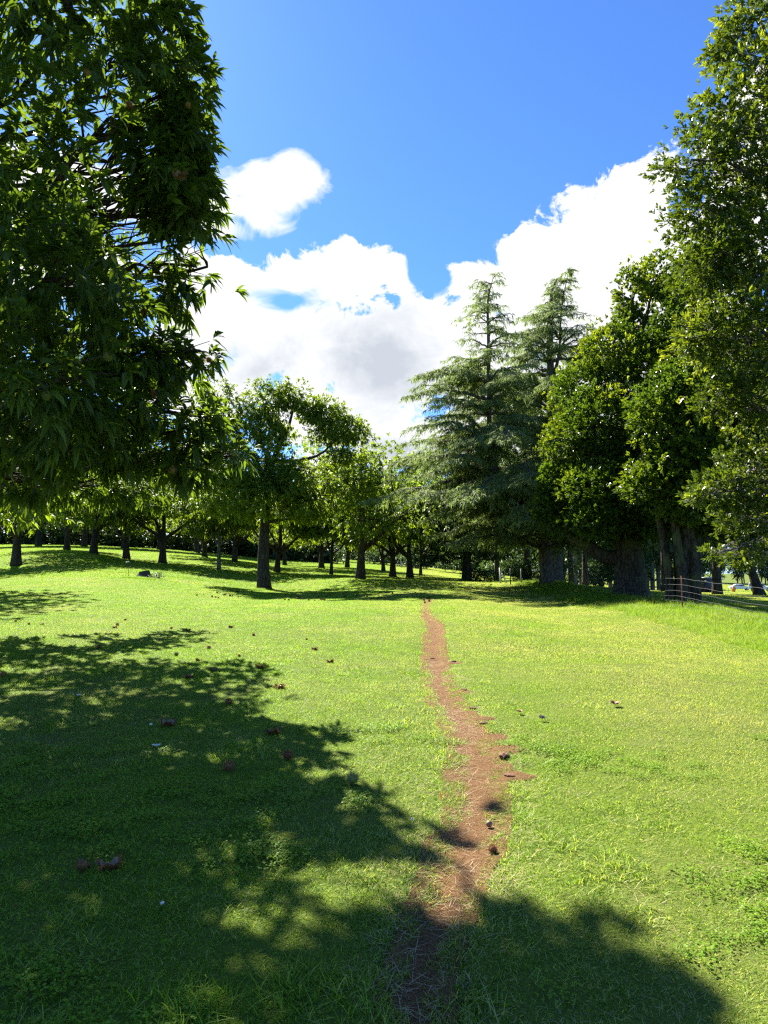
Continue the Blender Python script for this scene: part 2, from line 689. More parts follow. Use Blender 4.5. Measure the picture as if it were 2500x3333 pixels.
def azel(px, py):
    v = P(px, py, 100.0) - np.array([0, 0, CAMH])
    v = v / np.linalg.norm(v)
    return math.atan2(v[0], v[1]), math.asin(v[2])


def blob(px, py, rx, ry):
    a, e = azel(px, py)
    k = 1 / F
    cx = math.cos(math.atan(abs(px - HX) / F)) ** 2
    ce = math.cos(math.atan(abs(py - HOR) / F)) ** 2
    u = mth('MULTIPLY', mth('SUBTRACT', AZd, a), 1 / (rx * k * cx))
    v = mth('MULTIPLY', mth('SUBTRACT', ELd, e), 1 / (ry * k * ce))
    d = mth('SQRT', mth('ADD', mth('MULTIPLY', u, u), mth('MULTIPLY', v, v)))
    return mth('SUBTRACT', 1.0, d)


def bunion(lst):
    o = None
    for b in lst:
        x = blob(*b)
        o = x if o is None else mth('SMOOTH_MAX', o, x, .25)
    return o


crisp = bunion([(1090, 885, 250, 110), (830, 960, 270, 110), (1330, 925, 60, 90), (1250, 1180, 400, 210), (800, 1100, 300, 130),
                (1480, 1130, 250, 150), (700, 1260, 230, 120), (1180, 1370, 330, 140), (1330, 1450, 250, 110), (1050, 1560, 120, 110),
                (2080, 640, 220, 160), (1870, 830, 260, 150), (1640, 930, 160, 90), (2150, 850, 350, 300), (2000, 1100, 500, 220),
                (1700, 1350, 400, 200), (2500, 600, 350, 300), (250, 620, 420, 130), (150, 830, 300, 110),
                (-900, 1000, 700, 400), (3600, 900, 700, 400)])
wisp = bunion([(980, 590, 120, 75), (860, 610, 190, 80), (730, 680, 230, 75), (620, 740, 200, 60), (620, 1080, 180, 120)])
fine = mth('SUBTRACT', wnoise(17, 13, .66, .4), .5)
fine2 = mth('SUBTRACT', wnoise(9, 10, .66, .8, (3, 1, 4), 1.8), .5)
mid = mth('SUBTRACT', wnoise(4.2, 4, .6, .6, (5, 2, 8), 1.7), .5)
mc = mth('MULTIPLY', mth('ADD', mth('ADD', crisp, mth('MULTIPLY', fine, 2.4)), mth('MULTIPLY', mid, 1.2)), 6.0, clamp=True)
mw = mth('MULTIPLY', mth('ADD', wisp, mth('MULTIPLY', fine2, 1.7)), 2.4, clamp=True)
hole = mth('MAXIMUM', blob(940, 990, 170, 60), blob(640, 1130, 120, 70))
mc = mth('MULTIPLY', mc, mth('SUBTRACT', 1.0, mth('MULTIPLY', mth('ADD', hole, mth('MULTIPLY', fine2, 2.2)), 1.6, clamp=True)))
gap_ = mth('MULTIPLY', mth('ADD', blob(1432, 900, 70, 105), mth('MULTIPLY', fine, 1.2)), 4.0, clamp=True)
mc = mth('MULTIPLY', mc, mth('SUBTRACT', 1.0, gap_))
mask = mth('MAXIMUM', mc, mw)
gr = mth('MAXIMUM', blob(1250, 1190, 260, 210), mth('MAXIMUM', blob(1330, 1480, 300, 80), mth('MULTIPLY', blob(850, 1180, 260, 120), .5)))
# thick cloud is greyer underneath: soft, uneven
body = mth('MULTIPLY', mth('ADD', mid, .12), 1.9, clamp=True)
gr = mth('MULTIPLY', mth('ADD', mth('ADD', gr, .32), mth('ADD', mth('MULTIPLY', fine2, 1.0), mth('MULTIPLY', fine, .9))), .95, clamp=True)
gr = mth('MAXIMUM', gr, mth('MULTIPLY', body, .45))
CW = 5.3
cc = nt.nodes.new('ShaderNodeMix')
cc.data_type = 'RGBA'
cc.inputs[6].default_value = (CW, CW * 1.0, CW * 1.01, 1)
cc.inputs[7].default_value = (2.75, 2.95, 3.3, 1)
L(gr, cc.inputs[0])
# the sky's own blue, as this camera saw it
hs = nt.nodes.new('ShaderNodeMix')
hs.data_type = 'RGBA'
hs.blend_type = 'MULTIPLY'
hs.inputs[0].default_value = 1
hs.inputs[7].default_value = (.44, .69, 1.05, 1)
L(sk.outputs[0], hs.inputs[6])
mx = nt.nodes.new('ShaderNodeMix')
mx.data_type = 'RGBA'
L(mask, mx.inputs[0])
L(hs.outputs[2], mx.inputs[6])
L(cc.outputs[2], mx.inputs[7])
L(mx.outputs[2], bg.inputs[0])

scene.view_settings.view_transform = 'Standard'
scene.view_settings.look = 'None'
scene.view_settings.exposure = 2.0
scene.view_settings.gamma = 1
scene.cycles.use_denoising = False
scene.cycles.max_bounces = 7
scene.cycles.diffuse_bounces = 3
scene.cycles.glossy_bounces = 2
scene.cycles.transmission_bounces = 4
scene.cycles.transparent_max_bounces = 4
scene.cycles.use_adaptive_sampling = True
scene.cycles.adaptive_threshold = .01
scene.cycles.filter_width = 1.3
scene.cycles.caustics_reflective = False
scene.cycles.caustics_refractive = False
scene.cycles.sample_clamp_indirect = 6

# ---- the dirt path's course
PATH = []
for (px, py, w) in [(1300, 3600, 180), (1345, 3333, 165), (1350, 3195, 155), (1418, 3066, 150), (1485, 2936, 155), (1520, 2807, 180), (1560, 2700, 168), (1563, 2612, 160), (1547, 2483, 140), (1492, 2353, 98), (1436, 2224, 74), (1410, 2159, 60), (1418, 2094, 56), (1414, 2035, 42), (1388, 2000, 24), (1380, 1982, 18), (1392, 1960, 24), (1398, 1935, 14), (1404, 1922, 8)]:
    g = G(px, py)
    PATH.append((g[0], g[1], w * g[1] / F / 2))
PATH = np.array(PATH)
_t = np.linspace(0, 1, len(PATH))
_tt = np.linspace(0, 1, 260)
PATHD = np.stack([np.interp(_tt, _t, PATH[:, k]) for k in range(3)], 1)
for _k in range(2):
    PATHD[2:-2, :2] = (PATHD[:-4, :2] + PATHD[1:-3, :2] + PATHD[2:-2, :2] + PATHD[3:-1, :2] + PATHD[4:, :2]) / 5
PATHD[:, 0] += .035 * np.sin(PATHD[:, 1] * 1.3)


def pathrel(X, Y):
    """distance from the path's middle over its half width"""
    X, Y = np.asarray(X, float).ravel(), np.asarray(Y, float).ravel()
    o = np.empty(len(X))
    for i in range(0, len(X), 20000):
        x, y = X[i:i + 20000], Y[i:i + 20000]
        d = np.hypot(x[:, None] - PATHD[:, 0], y[:, None] - PATHD[:, 1])
        j = d.argmin(1)
        o[i:i + 20000] = d[np.arange(len(x)), j] / (PATHD[j, 2] + .02)
    return o


gz_flat = gz


def gz(X, Y):
    X = np.asarray(X, float)
    Y = np.asarray(Y, float)
    z = gz_flat(X, Y)
    near = (np.abs(X) < 4) & (Y > .3) & (Y < 30)
    if near.any():
        pr_ = np.full(z.shape, 9.)
        if z.ndim == 0:
            pr_ = pathrel(X, Y)[0]
        else:
            pr_[near] = pathrel(X[near], Y[near])
        z = z - .030 * np.clip(1.35 - pr_, 0, 1) ** 1.0
    return z


# bare worn patches right beside the track: centre px, py, radius m
BARE = [(G(a, b)[:2], r_) for a, b, r_ in [(1650, 2450, .13), (1680, 2530, .11), (1500, 2257, .12), (1470, 2160, .14), (1405, 2148, .10), (1380, 3010, .08), (1575, 2345, .10),
                                          (1610, 2400, .12)]]


def bareness(X, Y):
    o = np.zeros(np.asarray(X).size)
    X, Y = np.asarray(X).ravel(), np.asarray(Y).ravel()
    for (c, r_) in BARE:
        o = np.maximum(o, 1 - np.hypot((X - c[0]) / 1.3, Y - c[1]) / r_)
    return o


# ---- lawn
m, nt, out = newmat('lawn_soil')
g1 = worldnoise(nt, .35, 3)
g2 = worldnoise(nt, 9, 5, .7)
g3 = worldnoise(nt, 60, 3, .7)
c = mixc(nt, ramp(nt, g2, [(.3, (0, 0, 0)), (.7, (1, 1, 1))]), (.085, .13, .010), (.15, .21, .014))
c = mixc(nt, ramp(nt, g1, [(.45, (0, 0, 0)), (.7, (.6, .6, .6))]), c, (.12, .12, .04))
c = mixc(nt, ramp(nt, g3, [(.3, (0, 0, 0)), (.6, (.5, .5, .5))]), c, (.05, .06, .018))
pb = N(nt, 'ShaderNodeBsdfPrincipled')
pb.inputs['Roughness'].default_value = .95
pb.inputs['Specular IOR Level'].default_value = .1
nt.links.new(c, pb.inputs['Base Color'])
bp = N(nt, 'ShaderNodeBump')
bp.inputs['Strength'].default_value = .7
bp.inputs['Distance'].default_value = .03
nt.links.new(g3, bp.inputs['Height'])
nt.links.new(bp.outputs[0], pb.inputs['Normal'])
nt.links.new(pb.outputs[0], out.inputs[0])
M['lawn_soil'] = m

nu = 340
u = np.linspace(-1, 1, nu)
k_ = 600 / math.sinh(5.6)
gx = k_ * np.sinh(5.6 * u)
gy = k_ * np.sinh(5.6 * u) + 6
XX, YY = np.meshgrid(gx, gy, indexing='xy')
ZZ = gz(XX, YY)
_pr = pathrel(XX, YY).reshape(XX.shape)
ZZ = ZZ - .022 * ((_pr < 1.5) & (YY < 27) & (YY > .5))
V = np.stack([XX, YY, ZZ], -1).reshape(-1, 3)
i, j = np.meshgrid(np.arange(nu - 1), np.arange(nu - 1), indexing='ij')
a = i * nu + j
Q = np.stack([a, a + 1, a + nu + 1, a + nu], -1).reshape(-1, 4)
tag(mk('ground', V, Q, None, 'lawn_soil', smooth=True), kind='structure')

# ---- dirt path: a sheet along the track, a few millimetres over the lawn's soil, ragged edges
m, nt, out = newmat('red_dirt')
g1 = worldnoise(nt, 2.5, 4)
g2 = worldnoise(nt, 35, 5, .7)
g3 = worldnoise(nt, 160, 3, .7)
c = mixc(nt, g1, (.17, .070, .024), (.34, .175, .07))
c = mixc(nt, ramp(nt, g2, [(.35, (0, 0, 0)), (.7, (.8, .8, .8))]), c, (.42, .26, .12))
c = mixc(nt, ramp(nt, g3, [(.36, (.85, .85, .85)), (.47, (0, 0, 0))]), c, (.05, .022, .010))
pb = N(nt, 'ShaderNodeBsdfPrincipled')
pb.inputs['Roughness'].default_value = .95
pb.inputs['Specular IOR Level'].default_value = .1
nt.links.new(c, pb.inputs['Base Color'])
ad = N(nt, 'ShaderNodeMath', operation='ADD')
nt.links.new(g2, ad.inputs[0])
nt.links.new(g3, ad.inputs[1])
bp = N(nt, 'ShaderNodeBump')
bp.inputs['Strength'].default_value = 1
bp.inputs['Distance'].default_value = .05
nt.links.new(ad.outputs[0], bp.inputs['Height'])
nt.links.new(bp.outputs[0], pb.inputs['Normal'])
nt.links.new(pb.outputs[0], out.inputs[0])
M['red_dirt'] = m

ys = np.concatenate([np.arange(.9, 9, .03), np.arange(9, 26, .12)])
ysel = []
V, Q = [], []
cxs = np.interp(ys, PATHD[:, 1], PATHD[:, 0])
hws = np.interp(ys, PATHD[:, 1], PATHD[:, 2])
nc = 25
for q, (y, cx_, hw) in enumerate(zip(ys, cxs, hws)):
    l = -hw * (1.35 + .9 * (fbm(y, 3.1, .35, 1) - .5)) - .03
    r_ = hw * (1.35 + .9 * (fbm(y, 9.7, .3, 2) - .5)) + .03
    for c_ in range(nc):
        t = c_ / (nc - 1)
        x = cx_ + l + (r_ - l) * t
        edge = 1 - abs(2 * t - 1)
        z = float(gz(x, y)) + .004 + .024 * (fbm(x, y, .13, 5) - .5) * min(1, edge * 3)
        V.append((x, y, z - (0 if edge > 0 else .03)))
for q in range(len(ys) - 1):
    for c_ in range(nc - 1):
        a = q * nc + c_
        Q.append((a, a + 1, a + nc + 1, a + nc))
tag(mk('dirt_path', V, Q, None, 'red_dirt', smooth=True), kind='structure')
for (c_, r_) in BARE:
    pass
# worn bare patches as part of the same path's soil
V, Q, T = [], [], []
mb = MB()
for bi, (c_, r_) in enumerate(BARE):
    nn, kk = 26, 5
    v = []
    for a_ in range(nn):
        th = a_ / nn * 2 * math.pi
        rr = r_ * (1 + .5 * (fbm(math.cos(th) * 2 + bi * 5, math.sin(th) * 2, .8, 4) - .5) * 2)
        for k in range(1, kk + 1):
            x, y = c_[0] + 1.3 * rr * k / kk * math.cos(th), c_[1] + rr * k / kk * math.sin(th)
            v.append((x, y, float(gz(x, y)) + (.010 if k < kk else -.006) + .01 * (fbm(x, y, .08, 6) - .5)))
    v.append((c_[0], c_[1], float(gz(c_[0], c_[1])) + .011))
    q_ = [(a_ * kk + k, a_ * kk + k + 1, ((a_ + 1) % nn) * kk + k + 1, ((a_ + 1) % nn) * kk + k) for a_ in range(nn) for k in range(kk - 1)]
    t_ = [(nn * kk, a_ * kk, ((a_ + 1) % nn) * kk) for a_ in range(nn)]
    mb.add(v, q_, t_)
tag(mb.build('bare_soil', 'red_dirt', smooth=True), kind='structure')

# ---- grass
def grassmat(name, a, b, dry, dryamt=.5, trans=.5):
    m, nt, out = newmat(name)
    Ln = nt.links.new
    g = N(nt, 'ShaderNodeNewGeometry')
    oi = N(nt, 'ShaderNodeObjectInfo')
    w1 = worldnoise(nt, .45, 3, .6)
    w2 = worldnoise(nt, 2.2, 3, .6)
    c = mixc(nt, g.outputs['Random Per Island'], a, b)
    c = mixc(nt, ramp(nt, w2, [(.3, (0, 0, 0)), (.7, (.55, .55, .55))]), c, tuple(x * .75 for x in a))
    # straw among the green, more of it on worn ground to the east
    sx = N(nt, 'ShaderNodeSeparateXYZ')
    Ln(g.outputs['Position'], sx.inputs[0])
    ex = N(nt, 'ShaderNodeMapRange', clamp=True)
    ex.inputs[1].default_value = -1.5
    ex.inputs[2].default_value = 3.5
    ex.inputs[3].default_value = -.10
    ex.inputs[4].default_value = .11
    Ln(sx.outputs[0], ex.inputs[0])
    s = N(nt, 'ShaderNodeMath', operation='ADD')
    Ln(w1, s.inputs[0])
    Ln(ex.outputs[0], s.inputs[1])
    s2 = N(nt, 'ShaderNodeMath', operation='MULTIPLY_ADD')
    Ln(g.outputs['Random Per Island'], s2.inputs[0])
    s2.inputs[1].default_value = .5
    Ln(s.outputs[0], s2.inputs[2])
    f = ramp(nt, s2.outputs[0], [(.74, (0, 0, 0)), (.92, (dryamt,) * 3)])
    c = mixc(nt, f, c, dry)
    d = N(nt, 'ShaderNodeBsdfPrincipled')
    d.inputs['Roughness'].default_value = .5
    d.inputs['Specular IOR Level'].default_value = .15
    Ln(c, d.inputs['Base Color'])
    t = N(nt, 'ShaderNodeBsdfTranslucent')
    Ln(mixc(nt, 1.0, c, (1.55, 1.5, .6), 'MULTIPLY'), t.inputs[0])
    ms = N(nt, 'ShaderNodeMixShader')
    ms.inputs[0].default_value = trans
    Ln(d.outputs[0], ms.inputs[1])
    Ln(t.outputs[0], ms.inputs[2])
    Ln(ms.outputs[0], out.inputs[0])
    return m


M['grass'] = grassmat('grass', (.10, .21, .008), (.34, .52, .028), (.50, .46, .20), .65)
M['long_grass_blade'] = grassmat('long_grass_blade', (.10, .22, .010), (.32, .48, .024), (.42, .38, .15), .3)
M['clover'] = grassmat('clover', (.12, .24, .012), (.26, .40, .022), (.2, .3, .08), .2, .4)
M['straw'] = solid('straw', (.36, .27, .14), .8)
TUFTS = bpy.data.collections.new('grass_pieces')


def blades(name, n, rad, h0, h1, w, seed, lean=.55, mat='grass', seg=2):
    r = rs(seed)
    a, q = r.rand(n) * 6.283, rad * np.sqrt(r.rand(n))
    b = np.stack([q * np.cos(a), q * np.sin(a), np.full(n, -.008)], 1)
    h = h0 + (h1 - h0) * r.rand(n) ** 1.3
    th = r.rand(n) * 6.283
    ln = lean * (.3 + .9 * r.rand(n))
    o = np.stack([np.cos(th) * ln, np.sin(th) * ln, np.ones(n)], 1)
    o = unit(o)
    s = np.stack([-np.sin(th + .8 * r.randn(n)), np.cos(th), np.zeros(n)], 1)
    s = unit(s) * w
    rows = []
    for k in range(seg + 1):
        t = k / seg
        c = b + o * (h * t)[:, None]
        c[:, :2] += (o[:, :2] * (h * .9 * t * t)[:, None])
        c[:, 2] -= h * .35 * np.minimum(ln, .9) * t * t * (lean < 2)
        if k == seg:
            rows += [c]
        else:
            rows += [c - s * (.5 - .12 * k), c + s * (.5 - .12 * k)]
    V = np.stack(rows, 1)
    per = V.shape[1]
    i = np.arange(n)[:, None] * per
    Q = [np.concatenate([i + 2 * k, i + 2 * k + 1, i + 2 * k + 3, i + 2 * k + 2], 1) for k in range(seg - 1)]
    T = np.concatenate([i + 2 * seg - 2, i + 2 * seg - 1, i + 2 * seg], 1)
    o = mk(name, V.reshape(-1, 3), np.concatenate(Q) if Q else None, T, mat, link=False)
    TUFTS.objects.link(o)
    return o


for k in range(4):
    blades(f'piece_a{k}', 95, .085, .014, .046, .0036, 10 + k, 1.0)
for k in range(2):                                   # clover
    r = rs(50 + k)
    n = 60
    b = np.stack([.09 * r.randn(n) * .6, .09 * r.randn(n) * .6, .016 + .018 * r.rand(n)], 1)
    mb = MB()
    for q in range(n):
        for t in range(3):
            a = r.rand() * 2 + t * 2.09
            d = unit(np.array([math.cos(a), math.sin(a), .5 * r.randn()]))
            s = np.array([-math.sin(a), math.cos(a), 0]) * .0055
            l = .010
            mb.add([b[q], b[q] + d * l * .6 + s, b[q] + d * l * 1.05, b[q] + d * l * .6 - s], [(0, 1, 2, 3)])
    o = mb.build(f'piece_b{k}', 'clover', link=False)
    TUFTS.objects.link(o)
for k in range(2):
    blades(f'piece_c{k}', 60, .09, .04, .085, .0042, 20 + k, .9)      # coarser tuft
for k in range(3):
    blades(f'piece_d{k}', 560, .30, .018, .048, .006, 30 + k, .9)      # mid patch
for k in range(3):
    blades(f'piece_e{k}', 420, .62, .03, .075, .012, 40 + k, .8)      # far patch
blades('piece_f0', 30, .08, .02, .07, .0030, 60, 4.5, 'straw')
blades('piece_f1', 22, .10, .02, .09, .0026, 61, 7, 'straw')
NP = 16

LONG = bpy.data.collections.new('long_grass_pieces')
_T = TUFTS
TUFTS = LONG
for k in range(4):
    blades(f'piece_a{k}', 130, .17, .07, .24, .006, 70 + k, .75, 'long_grass_blade', 4)
for k in range(2):
    blades(f'piece_b{k}', 60, .14, .18, .42, .007, 80 + k, .7, 'long_grass_blade', 4)
TUFTS = _T


def scatter(name, pos, idx, scl, coll, label=None, cat=None, seed=0):
    r = rs(seed)
    pos = np.asarray(pos, np.float32)
    n = len(pos)
    e = .25
    nx = -(gz(pos[:, 0] + e, pos[:, 1]) - gz(pos[:, 0] - e, pos[:, 1])) / (2 * e)
    ny = -(gz(pos[:, 0], pos[:, 1] + e) - gz(pos[:, 0], pos[:, 1] - e)) / (2 * e)
    me = bpy.data.meshes.new(name)
    me.vertices.add(n)
    me.vertices.foreach_set('co', pos.ravel())
    rot = np.stack([-ny, nx, r.rand(n) * 6.283], 1).astype(np.float32)
    # tilt with the slope, spun first about z
    cz_, sz_ = np.cos(rot[:, 2]), np.sin(rot[:, 2])
    rot2 = np.stack([np.arctan(-ny), np.arctan(nx), rot[:, 2]], 1).astype(np.float32)
    tx, ty = rot2[:, 0] * cz_ + rot2[:, 1] * sz_, -rot2[:, 0] * sz_ + rot2[:, 1] * cz_
    rot2[:, 0], rot2[:, 1] = tx, ty
    a = me.attributes.new('rot', 'FLOAT_VECTOR', 'POINT')
    a.data.foreach_set('vector', rot2.ravel())
    a = me.attributes.new('scl', 'FLOAT', 'POINT')
    a.data.foreach_set('value', np.asarray(scl, np.float32))
    a = me.attributes.new('idx', 'INT', 'POINT')
    a.data.foreach_set('value', np.asarray(idx, np.int32))
    o = bpy.data.objects.new(name, me)
    COL.objects.link(o)
    ng = bpy.data.node_groups.new(name, 'GeometryNodeTree')
    ng.interface.new_socket('Geometry', in_out='INPUT', socket_type='NodeSocketGeometry')
    ng.interface.new_socket('Geometry', in_out='OUTPUT', socket_type='NodeSocketGeometry')
    gi, go = ng.nodes.new('NodeGroupInput'), ng.nodes.new('NodeGroupOutput')
    ci = ng.nodes.new('GeometryNodeCollectionInfo')
    ci.inputs['Collection'].default_value = coll
    ci.inputs['Separate Children'].default_value = True
    ci.inputs['Reset Children'].default_value = True
    ip = ng.nodes.new('GeometryNodeInstanceOnPoints')
    ip.inputs['Pick Instance'].default_value = True

    def na(t, nm):
        q = ng.nodes.new('GeometryNodeInputNamedAttribute')
        q.data_type = t
        q.inputs['Name'].default_value = nm
        return [s for s in q.outputs if s.enabled and s.name == 'Attribute'][0]
    e2r = ng.nodes.new('FunctionNodeEulerToRotation')
    ng.links.new(gi.outputs[0], ip.inputs['Points'])
    ng.links.new(ci.outputs[0], ip.inputs['Instance'])
    ng.links.new(na('INT', 'idx'), ip.inputs['Instance Index'])
    ng.links.new(na('FLOAT_VECTOR', 'rot'), e2r.inputs[0])
    ng.links.new(e2r.outputs[0], ip.inputs['Rotation'])
    ng.links.new(na('FLOAT', 'scl'), ip.inputs['Scale'])
    ng.links.new(ip.outputs[0], go.inputs[0])
    md = o.modifiers.new('scatter', 'NODES')
    md.node_group = ng
    return tag(o, label, cat, kind='stuff')


def jgrid(y0, y1, step, r, half=.68, pad=1.0):
    ys = np.arange(y0, y1, step)
    out = []
    for y in ys:
        w = half * y + pad
        xs = np.arange(-w, w, step)
        out.append(np.stack([xs, np.full(len(xs), y)], 1))
    p = np.concatenate(out)
    return p + step * (r.rand(len(p), 2) - .5)


r = rs(1)
P0 = jgrid(.8, 11, .082, r)
pr = pathrel(P0[:, 0], P0[:, 1])
edge = .50 + .9 * (fbm(P0[:, 0], P0[:, 1], .26, 8) - .5)
wear = fbm(P0[:, 0], P0[:, 1], .5, 12)
inb = (bareness(P0[:, 0], P0[:, 1]) + .9 * (fbm(P0[:, 0], P0[:, 1], .16, 41) - .5) > .38)
pk = np.clip((pr - edge) / .45, 0, 1)
keep = ((r.rand(len(P0)) < pk) & ~inb) | (r.rand(len(P0)) < np.where(P0[:, 1] < 3.2, .20, .05))
trod = np.clip(.55 + .7 * (pr - .6), .45, 1)
thin = (pr > edge) & (pr < edge + .8) & (wear < .5) & (r.rand(len(P0)) < .5)
keep &= ~thin
straw_pts = P0[(((pr < 1.7) | inb) & (r.rand(len(P0)) < .75)) | (r.rand(len(P0)) < np.clip(.03 + .035 * P0[:, 0], .02, .12) * 2 * fbm(P0[:, 0], P0[:, 1], 1.2, 55))]
# ragged fringe of grass leaning over the track's edges
PF = jgrid(1.0, 10, .055, r, half=.42, pad=.3)
prf = pathrel(PF[:, 0], PF[:, 1])
kf = (prf > .45) & (prf < 1.5) & (fbm(PF[:, 0], PF[:, 1], .16, 61) > .60 - .34 * np.clip(prf - .45, 0, 1)) & (r.rand(len(PF)) < .6)
PF = PF[kf]
thinn = (fbm(P0[:, 0], P0[:, 1], .22, 62) < .34) & (r.rand(len(P0)) < .7)
keep &= ~thinn
P0 = P0[keep]
trod = trod[keep]
idx0 = r.randint(0, 4, len(P0))
clv = fbm(P0[:, 0], P0[:, 1], 1.1, 20)
idx0 = np.where((P0[:, 1] < 6.5) & (r.rand(len(P0)) < np.clip((clv - .5) * 2, 0, .2)), 4 + r.randint(0, 2, len(P0)), idx0)
idx0 = np.where((fbm(P0[:, 0], P0[:, 1], .8, 22) > .6) & (r.rand(len(P0)) < .1), 6 + r.randint(0, 2, len(P0)), idx0)
sc0 = .55 + .95 * fbm(P0[:, 0], P0[:, 1], .45, 15) + .25 * r.rand(len(P0))
sc0 *= np.where(P0[:, 0] > .6, .9, 1.05) * trod
P1 = jgrid(11, 34, .27, r)
pr = pathrel(P1[:, 0], P1[:, 1])
P1 = P1[(np.hypot(P1[:, 0] * 0, 0) == 0) & (pr > 1.0 + .22 / .12 * (P1[:, 1] < 30) * .9)]
idx1 = 8 + r.randint(0, 3, len(P1))
sc1 = .75 + .5 * fbm(P1[:, 0], P1[:, 1], 1.5, 16)
# small tufts right beside the path further out
P1b = jgrid(11, 30, .11, r, half=.16, pad=.3)
pr = pathrel(P1b[:, 0], P1b[:, 1])
P1b = P1b[(pr > .95 + .7 * (r.rand(len(P1b)) - .5)) & (pr < 5.0)]
idx1b = r.randint(0, 4, len(P1b))
P2 = jgrid(34, 125, .62, r, half=.66, pad=6)
idx2 = 11 + r.randint(0, 3, len(P2))
sc2 = .8 + .6 * fbm(P2[:, 0], P2[:, 1], 3, 17)
P3 = jgrid(125, 262, 1.7, r, half=.66, pad=6)
PA = np.concatenate([P0, PF, P1, P1b, P2, P3, straw_pts])
IA = np.concatenate([idx0, np.where(r.rand(len(PF)) < .08, 6 + r.randint(0, 2, len(PF)), r.randint(0, 4, len(PF))), idx1, idx1b, idx2, 11 + r.randint(0, 3, len(P3)), 14 + r.randint(0, 2, len(straw_pts))])
SA = np.concatenate([sc0, .5 + .6 * r.rand(len(PF)), sc1, .8 + .4 * r.rand(len(P1b)), sc2, 1.8 + .6 * r.rand(len(P3)), .8 + .5 * r.rand(len(straw_pts))])
zz = gz(PA[:, 0], PA[:, 1])
grass_xyz = np.column_stack([PA, zz])
scatter('grass', grass_xyz, IA, SA, TUFTS, seed=3)

# long grass along the fence bank
Lp = []
r = rs(8)
for y0, y1, st in ((11.5, 50, .20),):
    g_ = np.array([(x, y) for y in np.arange(y0, y1, st) for x in np.arange(6.4, 17, st)])
    g_ += st * (r.rand(len(g_), 2) - .5)
    fx = np.interp(g_[:, 1], [8, 15, 19.4, 30.7, 40, 50], [8.4, 8.8, 8.9, 9.6, 10.6, 9.4])
    d = g_[:, 0] - fx
    edge = 1.3 + .8 * fbm(g_[:, 0], g_[:, 1], 1.6, 30) + .05 * np.maximum(0, g_[:, 1] - 20)
    k = (d > -edge) & (d < 3.0 + 3 * fbm(g_[:, 0], g_[:, 1], 3, 31)) & (np.abs(g_[:, 0]) < .68 * g_[:, 1] + 1)
    Lp.append(g_[k])
Lp = np.concatenate(Lp)
fx = np.interp(Lp[:, 1], [8, 15, 19.4, 30.7, 40, 50], [8.4, 8.8, 8.9, 9.6, 10.6, 9.4])
li = r.randint(0, 4, len(Lp))
li = np.where((np.abs(Lp[:, 0] - fx) < .5) & (r.rand(len(Lp)) < .35), 4 + r.randint(0, 2, len(Lp)), li)
ls = (.55 + .6 * fbm(Lp[:, 0], Lp[:, 1], .9, 33)) * np.clip(.55 + .5 * (Lp[:, 0] - fx + 2.2), .55, 1)
# weedy strips round the stump and the hill fence
W = []
for (px, py, ax, ay, n) in [(600, 1880, 3.6, .9, 500), (467, 1884, 1.2, .4, 80), (860, 1921, .7, .4, 30), (1000, 1833, 18, 2, 1500), (1680, 1893, 2.5, 2.5, 300), (2035, 1962, 1.2, .8, 40)]:
    c_ = G(px, py)
    W.append(np.stack([c_[0] + ax * r.randn(n) * .6, c_[1] + ay * r.randn(n) * .6], 1))
W = np.concatenate(W)
PL = np.concatenate([Lp, W])
scatter('long_grass', np.column_stack([PL, gz(PL[:, 0], PL[:, 1])]), np.concatenate([li, r.randint(0, 4, len(W))]),
        np.concatenate([ls, .5 + .4 * r.rand(len(W))]), LONG, seed=4)

# ================================================================== TREES
def root_at(px, Y, sink=.04):
    g = ground_at(px, Y)
    g[2] -= sink
    return g


